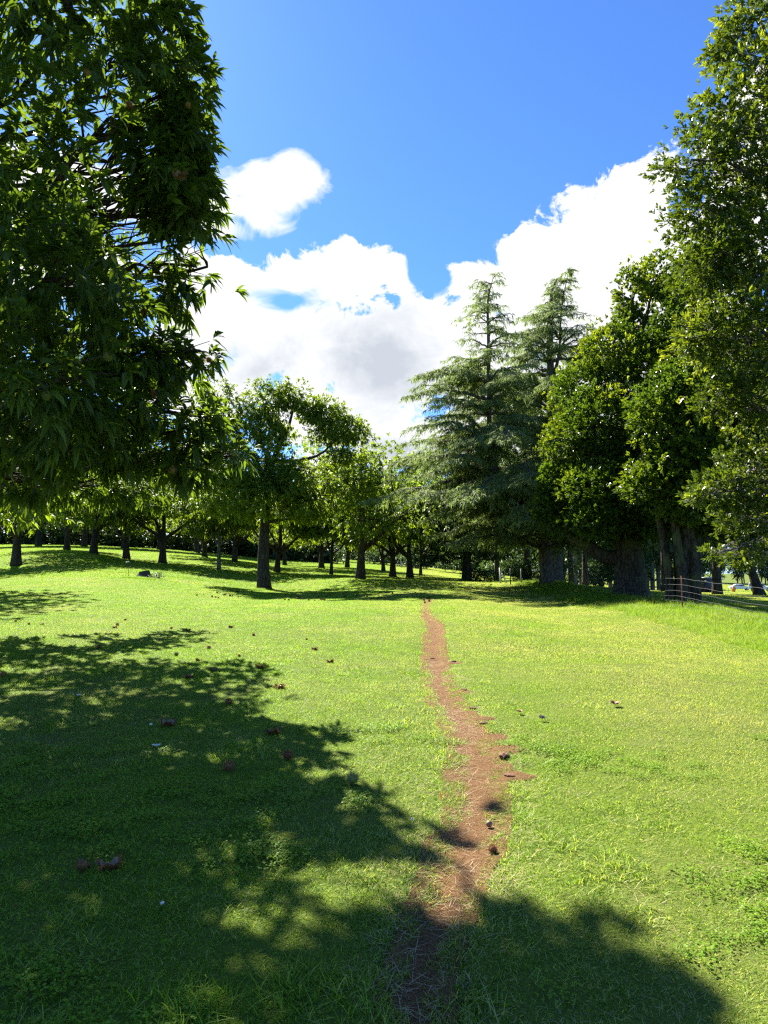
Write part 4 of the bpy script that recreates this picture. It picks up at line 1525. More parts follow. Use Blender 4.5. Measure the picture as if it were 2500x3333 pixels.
# ---- cedars
def cedar(org, rt, trunk, trad, seed, z0, z1, nb, reach, bias=(0, 0), extra=None, barkm='bark_cedar', dens=1.0, prof=None):
    r = rs(seed)
    tk = np.asarray(trunk)
    mbt = MB()
    mbt.tube(tk, trad, 16, wob=.05, seed=seed)
    lead = [(tk, 1.0)]
    if extra:
        for pp, rr in extra:
            mbt.tube(pp, rr, 12, wob=.05, seed=seed)
            lead.append((np.asarray(pp), 1.0))
    mbt.build('trunk', barkm, rt, smooth=True)
    br = MB()
    SP, SD, SL = [], [], []
    for li, (tk, _) in enumerate(lead):
        zt = tk[:, 2]
        top = zt.max()
        nbb = nb if li == 0 else int(nb * .3)
        lo_ = z0 if li == 0 else max(z0, zt.min() + 2.0)
        for k in range(nbb):
            f = (k + r.rand()) / nbb
            z = lo_ + (top - lo_) * f ** 1.12
            j = np.argmin(np.abs(zt - z))
            s = tk[j].copy()
            hfrac = (z - z0) / (z1 - z0)
            ln = reach * float(np.interp(hfrac, [0, .12, .3, .6, .8, .9, 1.0], prof or [1.35, 1.35, 1.05, .68, .34, .26, .12])) * (.45 + .8 * r.rand())
            a = r.rand() * 6.283
            d = np.array([math.cos(a) + bias[0], math.sin(a) + bias[1], 0])
            kk = np.linalg.norm(d)
            d /= kk
            ln *= .6 + .4 * min(1.6, kk)
            rise = .30 * (1 - hfrac) + .25 + .1 * r.randn()
            n = 9
            t = np.linspace(0, 1, n)[:, None]
            path = s + d * ln * t + np.array([0, 0, 1]) * ln * (rise * t - (rise * .75 + .12) * t * t)
            path[1:-1] += .02 * ln * r.randn(n - 2, 3)
            br.tube(path, np.linspace(.02 + .017 * ln, .006, n), 5, cap=False)
            side = np.array([-d[1], d[0], 0])
            nt_ = max(5, int(ln * 4.6 * dens * (1 if hfrac < .7 else .75)))
            for q in range(nt_):
                f2 = .18 + .82 * (q + r.rand()) / nt_
                b = np.array([np.interp(f2, t[:, 0], path[:, c]) for c in range(3)])
                l2 = (.45 + .22 * ln * (1 - f2) + .12 * ln * f2 * (1 - f2) * 2) * (.6 + .6 * r.rand())
                sg = 1 if q % 2 else -1
                d2 = unit(d * (.55 + .4 * r.rand()) + side * sg * (.9 + .3 * r.randn()) + np.array([0, 0, .10 * r.randn()]))
                m_ = 5
                t2 = np.linspace(0, 1, m_)[:, None]
                tw = b + d2 * l2 * t2 + np.array([0, 0, -1]) * l2 * .38 * t2 ** 2
                br.tube(tw, np.linspace(.009, .004, m_), 3, cap=False)
                ns = max(4, int(l2 * (13 if hfrac < .7 else 8)))
                f3 = r.rand(ns)
                SP.append(np.stack([np.interp(f3, t2[:, 0], tw[:, c]) for c in range(3)], 1))
                SD.append(np.repeat(d2[None], ns, 0))
                SL.append(np.full(ns, 1.0))
        # leader tip
        tip = tk[np.argsort(zt)[-3:]]
    br.build('branches', barkm, rt, smooth=True)
    SP, SD = np.concatenate(SP), np.concatenate(SD)
    n = len(SP)
    nl = 4
    pp = np.repeat(SP, nl, 0)
    dd = np.repeat(SD, nl, 0)
    perp = r.randn(n * nl, 3)
    perp[:, 2] = perp[:, 2] * .45 - .35
    ld_ = unit(dd * .8 + perp * .8)
    V, Q, per = leaves(pp, ld_, 0.26 * (.6 + .8 * r.rand(n * nl)), .042, r, 'diamond', droop=.38)
    mk('crown', V, Q, None, 'cedar_leaf', rt)
    return n


Yc = 36.0
org = np.array([9.05, Yc, float(gz(9.05, Yc)) - .1])
rt = empty('cedar_tree', org, 'cedar with a curved leaning trunk, flat layered sprays and one sparse spire', 'tree', 'cedar trees')
tr = spine([(0, 0, 0), Q3(1775, 1820, Yc, org), Q3(1765, 1730, Yc, org), Q3(1725, 1650, Yc, org), Q3(1640, 1570, Yc - .5, org), Q3(1598, 1470, Yc - .5, org), Q3(1592, 1300, Yc - .5, org), Q3(1590, 1100, Yc - .5, org), Q3(1588, 980, Yc - .5, org), Q3(1605, 905, Yc - .5, org)], 34)
trr = np.interp(np.linspace(0, 1, 34), [0, .05, .3, .5, .75, 1], [.46, .36, .30, .18, .10, .015])
cedar(org, rt, tr, trr, 401, 1.9, 17.2, 140, 5.0, bias=(-.5, -.35), dens=1.15)
Yd = 40.0
org = np.array([10.6, Yd, float(gz(10.6, Yd)) - .1])
rt = empty('cedar_tree', org, 'tall straight cedar with a twin feathery tip behind the leaning cedar', 'tree', 'cedar trees')
tr = spine([(0, 0, 0), (0, 0, 3), Q3(1800, 1500, Yd, org), Q3(1792, 1250, Yd, org), Q3(1790, 1080, Yd, org), Q3(1795, 960, Yd, org), Q3(1815, 905, Yd, org)], 26)
ex = [(spine([Q3(1792, 1250, Yd, org), Q3(1820, 1150, Yd, org), Q3(1826, 1020, Yd, org), Q3(1850, 880, Yd, org)], 12), np.linspace(.12, .015, 12))]
cedar(org, rt, tr, np.interp(np.linspace(0, 1, 26), [0, .05, .5, 1], [.50, .42, .26, .015]), 402, 3.0, 19.6, 135, 5.3, bias=(-.25, -.1), extra=ex, dens=1.3, prof=[1.0, 1.1, 1.1, 1.0, .42, .24, .06])

# ---- dark low yew past the track
Yy = 50.0
org = root_at(1527, Yy)
rt = empty('yew_tree', org, 'low black-green yew with a short straight trunk where the lawn meets the cedars', 'tree')
lob = [(0, 0, 2.9, 2.2, 2.2, 1.2), (-2.0, .5, 2.4, 1.6, 1.6, 1.0), (1.9, -.3, 2.5, 1.7, 1.7, 1.0), (.2, .6, 4.5, 2.2, 2.2, 1.5), (-3.4, .8, 2.2, 1.4, 1.4, .9), (-1.5, 0, 3.8, 1.8, 1.8, 1.2), (2.8, 1, 3.6, 1.8, 1.8, 1.4), (0, 1, 6.5, 2, 2, 1.5)]
tree_parts('c', lob, spine([(0, 0, 0), (0, 0, 1.2), (0, 0, 3), (0, 0, 6)], 10), flare(10, .22, .1, .1), rt, 'wood_leaf', 'bark', 3300, 7, .22, .075, 501, inner=.3, upb=.2, r0=.07, sub=6, maxtw=150)

# ---- more trees behind the fence, each with its own trunk
protos.append(None)


def simple_tree(name, X, Y, h, w, low, tr_r, label, seed, leafm='wood_leaf', barkm='bark', lean=0, n=2200, group=None, L_=.26, W_=.09, cat='tree', z0=None):
    g = np.array([X, Y, float(gz(X, Y)) - .06])
    rt = empty(name, g, label, cat, group)
    r = rs(seed)
    lob = []
    for k in range(10):
        a = k * 2.4 + r.rand()
        q = w * .55 * (1 if k < 7 else .3)
        z = low + (h - low) * (.12 + .8 * (k + r.rand()) / 11)
        s = w * (.36 + .16 * r.rand())
        lob.append((q * math.cos(a) + lean * z, q * math.sin(a), z, s * 1.1, s * 1.1, max(s * .7, (h - low) * .13)))
    tr = spine([(0, 0, 0), (lean * low * .5, 0, low * .5), (lean * low, 0, low), (lean * h * .6, .1, h * .6), (lean * h * .9, 0, h * .9)], 14)
    tree_parts('c', lob, tr, flare(14, tr_r, tr_r * .3, .3), rt, leafm, barkm, n, 7, L_, W_, seed, inner=.3, gap=.2, gs=1.3, upb=.3, r0=tr_r * .35, sub=4, maxtw=150, tw=.015)
    return rt


simple_tree('laurel_tree', 26.6, 46, 8.5, 4.2, 2.6, .34, 'leaning dark trunk of a spreading tree by the white off-road vehicle', 601, lean=-.28, barkm='bark')
simple_tree('pine_tree', 23.6, 46, 14, 3.6, 4.2, .30, 'straight dark conifer trunk standing right beside the small hut', 602, group='straight trunks behind the fence')
simple_tree('pine_tree', 20.6, 44.5, 13, 3.2, 4.0, .26, 'straight conifer trunk one step in from the small hut towards the grey stems', 603, group='straight trunks behind the fence')
simple_tree('pine_tree', 21.6, 50, 13, 3.2, 4.5, .24, 'thinner conifer trunk close behind the pair beside the small hut', 604, group='straight trunks behind the fence')
simple_tree('pine_tree', 12.6, 46, 13, 3.0, 3.2, .26, 'dark trunk just behind the two cedars, first on the fence side', 605, group='dark trunks behind the cedars')
simple_tree('pine_tree', 13.6, 47, 12, 3.0, 3.2, .22, 'leaning dark trunk behind the cedars, second on the fence side', 606, lean=-.05, group='dark trunks behind the cedars')
simple_tree('pine_tree', 15.2, 49, 12, 3.0, 3.2, .24, 'dark trunk behind the cedars beside the pale bush in the gap', 607, group='dark trunks behind the cedars')
simple_tree('broadleaf_tree', 6.5, 52, 9, 3.6, 2.2, .25, 'dark bushy tree behind the leaning cedar', 608, n=2600)
simple_tree('broadleaf_tree', 10.3, 46.5, 14.8, 4.3, 3.0, .3, 'bushy mid-green tree filling in between and behind the two cedars', 611, leafm='oak_leaf', n=5000, L_=.2, W_=.08)
simple_tree('broadleaf_tree', 15.5, 62, 15, 5.0, 3.0, .3, 'tall dark tree behind the straight cedar', 609, n=3000)
simple_tree('broadleaf_tree', 11.5, 66, 14, 5.0, 3.0, .3, 'tall dark tree beyond the leaning cedar', 610, n=3000)


def bush(X, Y, h, w, seed, label, mat='bush_leaf', n=900, L_=.13, W_=.045, name='shrub', group=None):
    g = np.array([X, Y, float(gz(X, Y)) - .03])
    rt = empty(name, g, label, 'shrub', group)
    r = rs(seed)
    lob = [(w * .5 * math.cos(k * 1.9), w * .5 * math.sin(k * 1.9), h * (.35 + .35 * r.rand()), w * .5, w * .5, h * .36) for k in range(5)]
    p, out, k, rad = crown_pts(lob, n, r, .3, .2, .6, seed)
    d = unit(out + np.array([0, 0, .6]) + .4 * r.randn(len(p), 3))
    V, Q, per = shoots_to_leaves(p, d, 7, L_, W_, r)
    mk('foliage', V, Q, None, mat, rt)
    b = MB()
    for k in range(14):
        q = p[r.randint(len(p))]
        b.tube(bez((.06 * r.randn(), .06 * r.randn(), 0), q, 6, r=r, jit=.04), np.linspace(.016, .004, 6), 4, cap=False)
    b.build('stems', 'bark', rt)
    return rt


bush(11.6, 31.5, 3.0, 1.3, 701, 'loose grey-green shrub growing behind the fence beside the very wide trunk', n=1500)
bush(9.6, 44.5, 1.7, 1.5, 702, 'rounded bush behind the white fence posts', n=1200)
bush(11.0, 43, 2.0, 1.4, 703, 'bush between the white fence posts and the cedar trunks', n=1200)
bush(7.5, 51, 1.1, 1.8, 704, 'low sunlit bramble clump beside the yew trunk', n=900)
bush(18.0, 55, 2.6, 2.4, 705, 'pale bush in the gap beyond the cedar trunks', n=1500, L_=.2, W_=.07)
bush(G(510, 1884)[0], G(510, 1884)[1], .32, .34, 706, 'small leafy weed growing beside the tree stump', n=110, L_=.09, W_=.03, name='weed')
bush(8.55, 13.6, .55, .22, 707, 'thin dry weed standing in the long grass below the wire fence', n=40, L_=.05, W_=.02, name='weed')
for k, (X, Y) in enumerate([(-9, 118), (-2, 120), (5, 118), (12, 112), (19, 108), (-16, 118)]):
    bush(X, Y, 3.6, 4.2, 710 + k, 'pale green bush in the line beyond the crest of the lawn', n=900, L_=.4, W_=.16, group='bushes beyond the crest')


# ---- far woodland, one mass
def woodland(name, spots, seed, n=260, L_=.9, W_=.4, hmin=11, hmax=18):
    r = rs(seed)
    PV, DV, tv = [], [], MB()
    for (X, Y) in spots:
        z = float(gz(X, Y))
        h = hmin + (hmax - hmin) * r.rand()
        w = 3.0 + 1.6 * r.rand()
        lean = .03 * r.randn(2)
        tv.tube([(X, Y, z - .2), (X + lean[0] * h * .5, Y, z + h * .5), (X + lean[0] * h, Y, z + h * .9)], [.32, .2, .08], 6, cap=False)
        d = unit(r.randn(n, 3))
        rad = .35 + .65 * r.rand(n) ** .5
        lum = .75 + .5 * vnoise(d[:, 0] * 2 + X, d[:, 1] * 2 + d[:, 2] * 2, .6)
        c = np.array([X + lean[0] * h * .6, Y, z + h * .58])
        p = c + d * np.array([w, w, h * .44]) * (rad * lum)[:, None]
        PV.append(p)
        DV.append(unit(d + .6 * r.randn(n, 3) + np.array([0, 0, .2])))
    p, d = np.concatenate(PV), np.concatenate(DV)
    V, Q, per = leaves(p, d, L_ * (.6 + .8 * r.rand(len(p))), W_, r, 'diamond', .2)
    p2, d2 = np.repeat(p, 3, 0) + .5 * r.randn(len(p) * 3, 3), unit(r.randn(len(p) * 3, 3))
    V2, Q2, _ = leaves(p2, d2, L_ * .7 * (.6 + .8 * r.rand(len(p2))), W_ * .7, r, 'diamond', .2)
    mb = MB()
    mb.add(V, Q)
    mb.add(V2, Q2)
    rt = mb.build(name, 'wood_leaf')
    tag(rt, kind='stuff')
    t = tv.build('trunks', 'bark_pale', rt)
    t['kind'] = 'stuff'


r = rs(91)
sp_ = [(X + 2 * r.randn(), 262 + 6 * r.rand() + (k % 3) * 6) for k, X in enumerate(np.arange(60, 240, 3.2))]
sp_ += [(X + 1.5 * r.randn(), 70 + X * .3 + 14 * r.rand()) for X in np.arange(22, 44, 1.6)]
sp_ += [(X + 2 * r.randn(), 150 + 10 * r.rand()) for X in np.arange(20, 62, 2.8)]
woodland('far_woodland', sp_, 92, n=520, L_=1.2, W_=.55, hmin=16, hmax=24)
sp_ = [(X + 2 * r.randn(), 126 + 10 * r.rand()) for X in np.arange(-110, -14, 2.6)]
sp_ += [(X + 2 * r.randn(), 170 + 20 * r.rand()) for X in np.arange(-30, 40, 3.6)]
woodland('hilltop_woodland', sp_, 93, n=420, L_=1.1, W_=.5, hmin=8, hmax=13)
r = rs(94)
ub, ud = [], []
for X in np.arange(-120, 30, 1.1):
    Y = 112 + 6 * r.rand() if X < -8 else 135
    if X < -8:
        Y = 104 + 6 * r.rand()
    z = float(gz(X, Y))
    n = 420
    q = np.array([X, Y, z]) + np.abs(r.randn(n, 3)) * np.array([0, 0, 2.4]) + r.randn(n, 3) * np.array([1.0, 1.0, 0])
    ub.append(q)
    ud.append(unit(r.randn(n, 3) + np.array([0, 0, .3])))
ub, ud = np.concatenate(ub), np.concatenate(ud)
V, Q, _ = leaves(ub, ud, .7 * (.6 + .8 * r.rand(len(ub))), .35, r, 'diamond', .2)
tag(mk('undergrowth', V, Q, None, 'wood_leaf'), kind='stuff')

# ================================================================== THINGS
M['rust'] = solid('rust', (.20, .07, .04), .8, nscale=30)
M['wire'] = solid('wire', (.10, .10, .095), .8, spec=.1)
M['black_steel'] = solid('black_steel', (.03, .03, .03), .6)
M['white_wood'] = solid('white_wood', (.6, .58, .52), .8, nscale=12)
M['grey_wood'] = solid('grey_wood', (.25, .22, .18), .9, nscale=14, bumpn=.5)
M['white_plastic'] = solid('white_plastic', (.85, .82, .75), .4)
M['yellow_plastic'] = solid('yellow_plastic', (.8, .5, .12), .5)
M['white_paint'] = solid('white_paint', (.82, .82, .82), .25)
M['glass_dark'] = solid('glass_dark', (.05, .07, .08), .1, spec=.8)
M['rubber'] = solid('rubber', (.03, .03, .03), .8)
M['lamp'] = solid('lamp', (.75, .75, .72), .15)
M['hut_wall'] = solid('hut_wall', (.14, .15, .15), .7, nscale=3)
M['hut_roof'] = solid('hut_roof', (.85, .85, .85), .5)
M['orange'] = solid('orange', (.85, .22, .04), .6)
M['red_brown'] = solid('red_brown', (.22, .07, .05), .7, nscale=6)
M['soil'] = solid('soil', (.12, .052, .022), .95, nscale=30, bumpn=.8)
M['dead_leaf'] = solid('dead_leaf', (.22, .10, .05), .7, nscale=40)
M['husk_pale'] = solid('husk_pale', (.78, .66, .52), .6, nscale=30)
M['stump_bark'] = barkmat('stump_bark', (.05, .045, .04), (.17, .15, .13), zs=.6, sc=14)
M['stump_top'] = solid('stump_top', (.20, .17, .14), .9, nscale=18, bumpn=.6)


# ---- fallen burrs near the camera, each one told apart
def burr(px, py, kd, mt, s, label, rz, tilt=0, group='fallen chestnut burrs'):
    g = G(px, py)
    e = empty('chestnut_burr', (g[0], g[1], g[2] - .004), label, 'chestnut burr', group, rz)
    e.scale = (s, s, s)
    e.rotation_euler = (tilt, 0, rz)
    put_parts(BM[kd, mt], e)
    return e


NEAR = [
    (375, 2045, 'open', 'gold', 1.15, 'golden split burr, front one of the touching pair beyond the far shade edge'),
    (383, 2037, 'closed', 'brown', 1.05, 'brown round burr, rear one of the touching pair beyond the far shade edge'),
    (407, 2021, 'shell', 'brown', .95, 'flat reddish burr lying farther off beyond the touching pair'),
    (558, 2048, 'closed', 'gold', .9, 'small pale gold burr sunk in sunny grass beyond the shade tip'),
    (610, 2056, 'open', 'gold', 1.2, 'golden burr burst open in the sun, beside the small sunken one'),
    (752, 2045, 'open', 'dark', 1.15, 'dark split burr farthest out in the sun between the shade and the lone trunk'),
    (827, 2070, 'closed', 'brown', .95, 'orange-brown single burr alone in sunny grass below the lone trunk'),
    (998, 2084, 'shell', 'brown', .7, 'tiny worn brown burr between the lone trunk and the track'),
    (1025, 2117, 'open', 'brown', 1.1, 'brown open burr in the sun, farther of two lying closest to the track'),
    (1077, 2158, 'open', 'dark', 1.05, 'dark open burr in the sun, the one lying closest to the track'),
    (680, 2113, 'shell', 'gold', 1.1, 'flattened golden burr just outside the tip of the first shade finger'),
    (778, 2138, 'closed', 'gold', .8, 'little round yellow-green burr in bright grass beside the second shade finger'),
    (574, 2136, 'closed', 'green', 1.1, 'olive green round burr inside the shade near its far edge'),
    (644, 2153, 'open', 'dark', .9, 'dark burr with hollow inside, in the shade next to the olive round one'),
    (321, 2112, 'closed', 'dark', 1.05, 'dark round burr deep in the shade with a sunny streak below it'),
    (697, 2188, 'shell', 'dark', 1.15, 'wide dark flattened burr in the shade near the shade tip'),
    (617, 2212, 'open', 'dark', 1.2, 'dark brown burr gaping open amid the shaded grass'),
    (844, 2178, 'open', 'brown', 1.3, 'large tattered brown burr on the sunny side of the shade tip'),
    (911, 2244, 'open', 'gold', 1.3, 'large golden-brown burr of curled pieces in sunny grass between two shade fingers'),
    (743, 2296, 'closed', 'brown', 1.15, 'reddish round burr with a pale fleck beside a sunny patch in the shade'),
    (545, 2372, 'open', 'dark', 1.35, 'dark burr split wide showing its pale lining, next to a curled pale husk'),
    (892, 2397, 'open', 'dark', 1.15, 'dark lumpy burr in the shade above the two small sun flecks'),
    (744, 2514, 'closed', 'brown', 1.2, 'red-brown round burr in the shade at the end of a sunlit streak'),
    (936, 2480, 'closed', 'dark', 1.1, 'dark round burr half sunk directly below a sun fleck'),
    (1146, 2566, 'closed', 'green', 1.3, 'plump green spiny ball of a burr in the shade nearest along to the track'),
    (12, 2204, 'closed', 'gold', 1.2, 'bright gold burr cut by the edge of the view in a sun patch'),
    (354, 2852, 'open', 'brown', 1.0, 'broad brown burr remains close to the viewer, partner of a fainter one'),
    (275, 2838, 'shell', 'brown', 1.0, 'faint brown flattened burr close to the viewer beside a broader one'),
    (51, 2026, 'closed', 'gold', .9, 'pale burr in the thin strip of far shade at the edge of the view'),
    (94, 2036, 'closed', 'dark', .8, 'small black burr in far shade, first of two'),
    (137, 2034, 'open', 'dark', .8, 'small black burr in far shade, second of two, farther from the edge'),
    (1605, 2786, 'closed', 'dark', .7, 'dark burr at the sunny side of the bare track in tree shade'),
]
r = rs(33)
for (px, py, kd, mt, s, lb) in NEAR:
    burr(px, py, kd, mt, s * 1.08, ' '.join(lb.split()[:16]), r.rand() * 6.28, .15 * r.randn())
# the brown litter of burrs under the lone chestnut: too alike to tell apart
FL = 'small dark chestnut burr among many in the shade under the lone chestnut'
for k in range(95):
    px = 640 + 720 * r.rand() ** .9
    py = 1922 + 26 * r.rand() + (8 if px > 900 else 0)
    if 855 < px < 875:
        continue
    burr(px, py, ['closed', 'open', 'shell'][k % 3], ['dark', 'brown', 'dark', 'dark'][k % 4], .9 + .5 * r.rand(), FL, r.rand() * 6.28, .2 * r.randn(), 'burrs in the shade under the lone chestnut')
FL = 'small burr in the brown litter under the stout spreading chestnut'
for k in range(40):
    px = 1180 + 420 * r.rand()
    py = 1890 + 14 * r.rand() + (px - 1180) * .03
    burr(px, py, ['closed', 'open', 'shell'][k % 3], ['dark', 'brown', 'gold', 'brown'][k % 4], 1.0 + .5 * r.rand(), FL, r.rand() * 6.28, .2 * r.randn(), 'burrs in the litter by the stout chestnut')
FL = 'small dark burr in the little heap where the track fades out'
for (px, py) in [(1380, 1956), (1388, 1950), (1399, 1947), (1383, 1964), (1397, 1959)]:
    burr(px, py, 'closed', 'dark', 1.2, FL, r.rand() * 6.28, 0, 'burrs heaped on the track')


# ---- curled pale husks, pale and dark leaves, a nut on the track
def curl(name, px, py, L_, W_, mat, label, cat, rz, roll=2.2, tilt=.1):
    g = G(px, py)
    V, Q = [], []
    n, m_ = 9, 5
    for i in range(n):
        t = i / (n - 1)
        for j in range(m_):
            u_ = j / (m_ - 1) - .5
            w = W_ * math.sin(math.pi * (.08 + .86 * t)) ** .7
            ang = u_ * roll
            V.append(((t - .5) * L_, w * math.sin(ang) / max(roll * .5, .1), .028 + .35 * L_ * (t - .5) ** 2 * 4 * .5 + w * (1 - math.cos(ang)) / max(roll * .5, .1)))
    for i in range(n - 1):
        for j in range(m_ - 1):
            a = i * m_ + j
            Q.append((a, a + 1, a + m_ + 1, a + m_))
    o = mk(name, V, Q, None, mat, smooth=True)
    o.location = (g[0], g[1], g[2])
    o.rotation_euler = (tilt, 0, rz)
    md = o.modifiers.new('thick', 'SOLIDIFY')
    md.thickness = .0012
    return tag(o, label, cat)


curl('chestnut_husk', 509, 2439, .075, .022, 'husk_pale', 'curled pale strip of husk lying in the shade just nearer than the split burr', 'husk', .3)
curl('chestnut_husk', 483, 2365, .045, .016, 'husk_pale', 'little upright pale husk flake standing in grass beside the split burr', 'husk', 1.3, tilt=.9)
curl('fallen_leaf', 256, 2272, .06, .03, 'husk_pale', 'small whitish leaf in the shade beside a dappled sun patch', 'leaf', .9)
curl('fallen_leaf', 1765, 2352, .07, .05, 'black_steel', 'small blackened leaf on the sunny lawn past the track', 'leaf', .5)
curl('fallen_leaf', 515, 2975, .025, .009, 'husk_pale', 'pale narrow leaf standing in deep shade close to the viewer', 'leaf', 1.2, tilt=.7)
curl('fallen_leaf', 1330, 2690, .03, .012, 'husk_pale', 'pale leaf in shaded grass beside the track', 'leaf', 1.2, tilt=.8)
curl('fallen_leaf', 1690, 2330, .07, .04, 'dead_leaf', 'tan curled leaf on worn grass beside the track', 'leaf', 2.2)
curl('fallen_leaf', 2000, 2302, .10, .07, 'dead_leaf', 'reddish-brown dead leaf on the sunny lawn towards the fence', 'leaf', 1.2)
g = G(1592, 2697)
nb = MB()
nb.add(*ball((0, 0, .018), .019, 14, 9))
o = nb.build('chestnut_nut', solid('nut_dull', (.20, .10, .06), .5), smooth=True, loc=(g[0], g[1], g[2] + .004))
tag(o, 'round brown nut lying on the shaded bare track', 'nut')
# torn clods beside the track
for k, (px, py, s, lb) in enumerate([(1405, 2147, .10, 'dark torn clod on the shaded-grass side of the track at its narrow bend'), (1478, 2158, .12, 'dark torn clod across the track from the narrow bend'),
                                     (1512, 2252, .11, 'dark earth clod in the grass a step past the bend'), (1540, 2312, .09, 'small dark clod beside the track midway along'),
                                     (1575, 2362, .10, 'reddish crumbled clod beside the widening track'), (1640, 2475, .14, 'long torn clod where bare soil spreads into the grass'), (1660, 2540, .10, 'crumbled dark clod at the wide worn patch')]):
    g = G(px, py)
    V, Q = ball((0, 0, 0), 1, 16, 10)
    V = np.array(V)
    V *= (1 + .55 * (fbm(V[:, 0] * 2 + k * 3, V[:, 1] * 2 + V[:, 2] * 1.7, .5, k) - .5) * 2)[:, None]
    V = V * np.array([s, s * .6, s * .26]) * .5
    o = mk('soil_clod', V, Q, None, 'soil', loc=(g[0], g[1], g[2] + s * .12))
    o.rotation_euler = (0, 0, k * .9)
    tag(o, lb, 'soil clod', 'torn clods beside the track')

# ---- stump
g = G(467, 1879)
rt = empty('tree_stump', g, 'weathered grey tree stump on the lawn between the thin stake and the weed', 'stump')
n = 30
rr = lambda a, k: (.30 - .10 * k) * (1 + .12 * math.sin(3 * a + .5) + .05 * math.sin(7 * a)) * (1 + .4 * (1 - k) ** 3)
V, Q = [], []
for i, h_ in enumerate([0, .06, .14, .24, .33, .36]):
    for j in range(n):
        a = j / n * 2 * math.pi
        V.append((rr(a, h_ / .36) * math.cos(a) * 1.3, rr(a, h_ / .36) * math.sin(a), h_ + (.05 * math.cos(a) if i >= 4 else 0) - .03))
for i in range(5):
    for j in range(n):
        Q.append((i * n + j, i * n + (j + 1) % n, (i + 1) * n + (j + 1) % n, (i + 1) * n + j))
mk('stump_side', V, Q, None, 'stump_bark', rt, smooth=True)
top = V[-n:]
V = [(x, y, z + .002) for x, y, z in top] + [(0, 0, .335)]
mk('stump_top', V, None, [(j, (j + 1) % n, n) for j in range(n)], 'stump_top', rt)

# ---- electric fence stake with white insulator
g = G(420, 1877)
rt = empty('fence_stake', g, 'thin leaning steel stake with a white knob on top, standing beside the stump', 'stake')
b = MB().tube([(0, 0, -.1), (-.04, 0, .42), (-.10, 0, .92)], .014, 8)
b.build('rod', 'black_steel', rt)
b = MB().tube([(-.085, 0, .78), (-.09, 0, .82)], .035, 10).tube([(-.2, 0, .775), (-.02, 0, .80)], .022, 8)
b.build('insulator', 'white_plastic', rt)
b = MB().tube([(-.10, 0, .90), (-.105, 0, .95)], [.035, .03], 10)
b.build('cap', 'yellow_plastic', rt)
# ---- little white marker peg
g = G(1221, 1895)
rt = empty('marker_peg', g, 'tiny white and red marker peg before the stout spreading chestnut', 'marker')
MB().tube([(0, 0, -.05), (0, 0, .14)], .025, 8).build('peg', 'red_brown', rt)
MB().box((0, 0, .22), (.06, .03, .17)).build('flag', 'white_plastic', rt)


# ---- wire fence along the bank
def fx_(Y):
    return float(np.interp(Y, [6, 10, 14.6, 19.4, 30.7, 40, 50, 53], [8.0, 8.45, 8.75, 8.9, 9.6, 10.6, 9.4, 9.0]))


def gpt(Y):
    x = fx_(Y)
    return np.array([x, Y, float(gz(x, Y))])


rt = empty('wire_fence', gpt(19.4), 'sagging sheep-wire fence on rusty steel posts running along the grassy bank', 'fence')
o0 = gpt(19.4)
posts = [8.5, 19.4, 30.7, 40.5, 46]
for k, Y in enumerate(posts):
    p = gpt(Y) - o0
    b = MB()
    hgt = 1.0 if k != 2 else .98
    b.box((p[0], p[1], p[2] + hgt / 2 - .06), (.035, .008, hgt + .12))
    b.box((p[0], p[1] + .018, p[2] + hgt / 2 - .06), (.008, .028, hgt + .12))
    b.build('post', 'rust' if k != 2 else 'black_steel', rt)
hs_ = [.92, .74, .555, .39, .235, .10]
ysw = np.concatenate([np.arange(8.5, 46.01, .42)])
for wi, h_ in enumerate(hs_):
    pts = []
    for Y in ysw:
        seg = max(0, np.searchsorted(posts, Y, side='right') - 1)
        a = posts[min(seg, 4)]
        c = posts[min(seg + 1, 4)]
        t = 0 if c == a else (Y - a) / (c - a)
        base = gpt(Y)
        straight = (1 - t) * gpt(a)[2] + t * gpt(c)[2] if c > a else base[2]
        sag = 4 * t * (1 - t) * (.07 if wi in (0,) else .10)
        z = straight + h_ - sag * (.4 if wi > 3 else 1) + .008 * math.sin(Y * 5 + wi)
        pts.append((base[0] - o0[0] - .02 + .02 * math.sin(Y * 2.1 + wi), Y - o0[1], z - o0[2]))
    MB().tube(pts, .0046 if wi == 0 else .0040, 5).build('line_wire', 'wire', rt)
    if wi == 0:
        W0 = pts
    if wi == 1:
        W1 = np.array(pts)
    if wi == 5:
        W5 = np.array(pts)
b = MB()
ya = np.arange(8.6, 45.8, .3)
for q, Y in enumerate(ya):
    t = Y - o0[1]
    p1 = [np.interp(t, W1[:, 1], W1[:, c]) for c in (0, 2)]
    p5 = [np.interp(t + .12, W5[:, 1], W5[:, c]) for c in (0, 2)]
    b.tube([(p1[0], t, p1[1]), (p5[0], t + .12 + .04 * math.sin(q), p5[1])], .0018, 4, cap=False)
b.build('stay_wires', 'wire', rt)

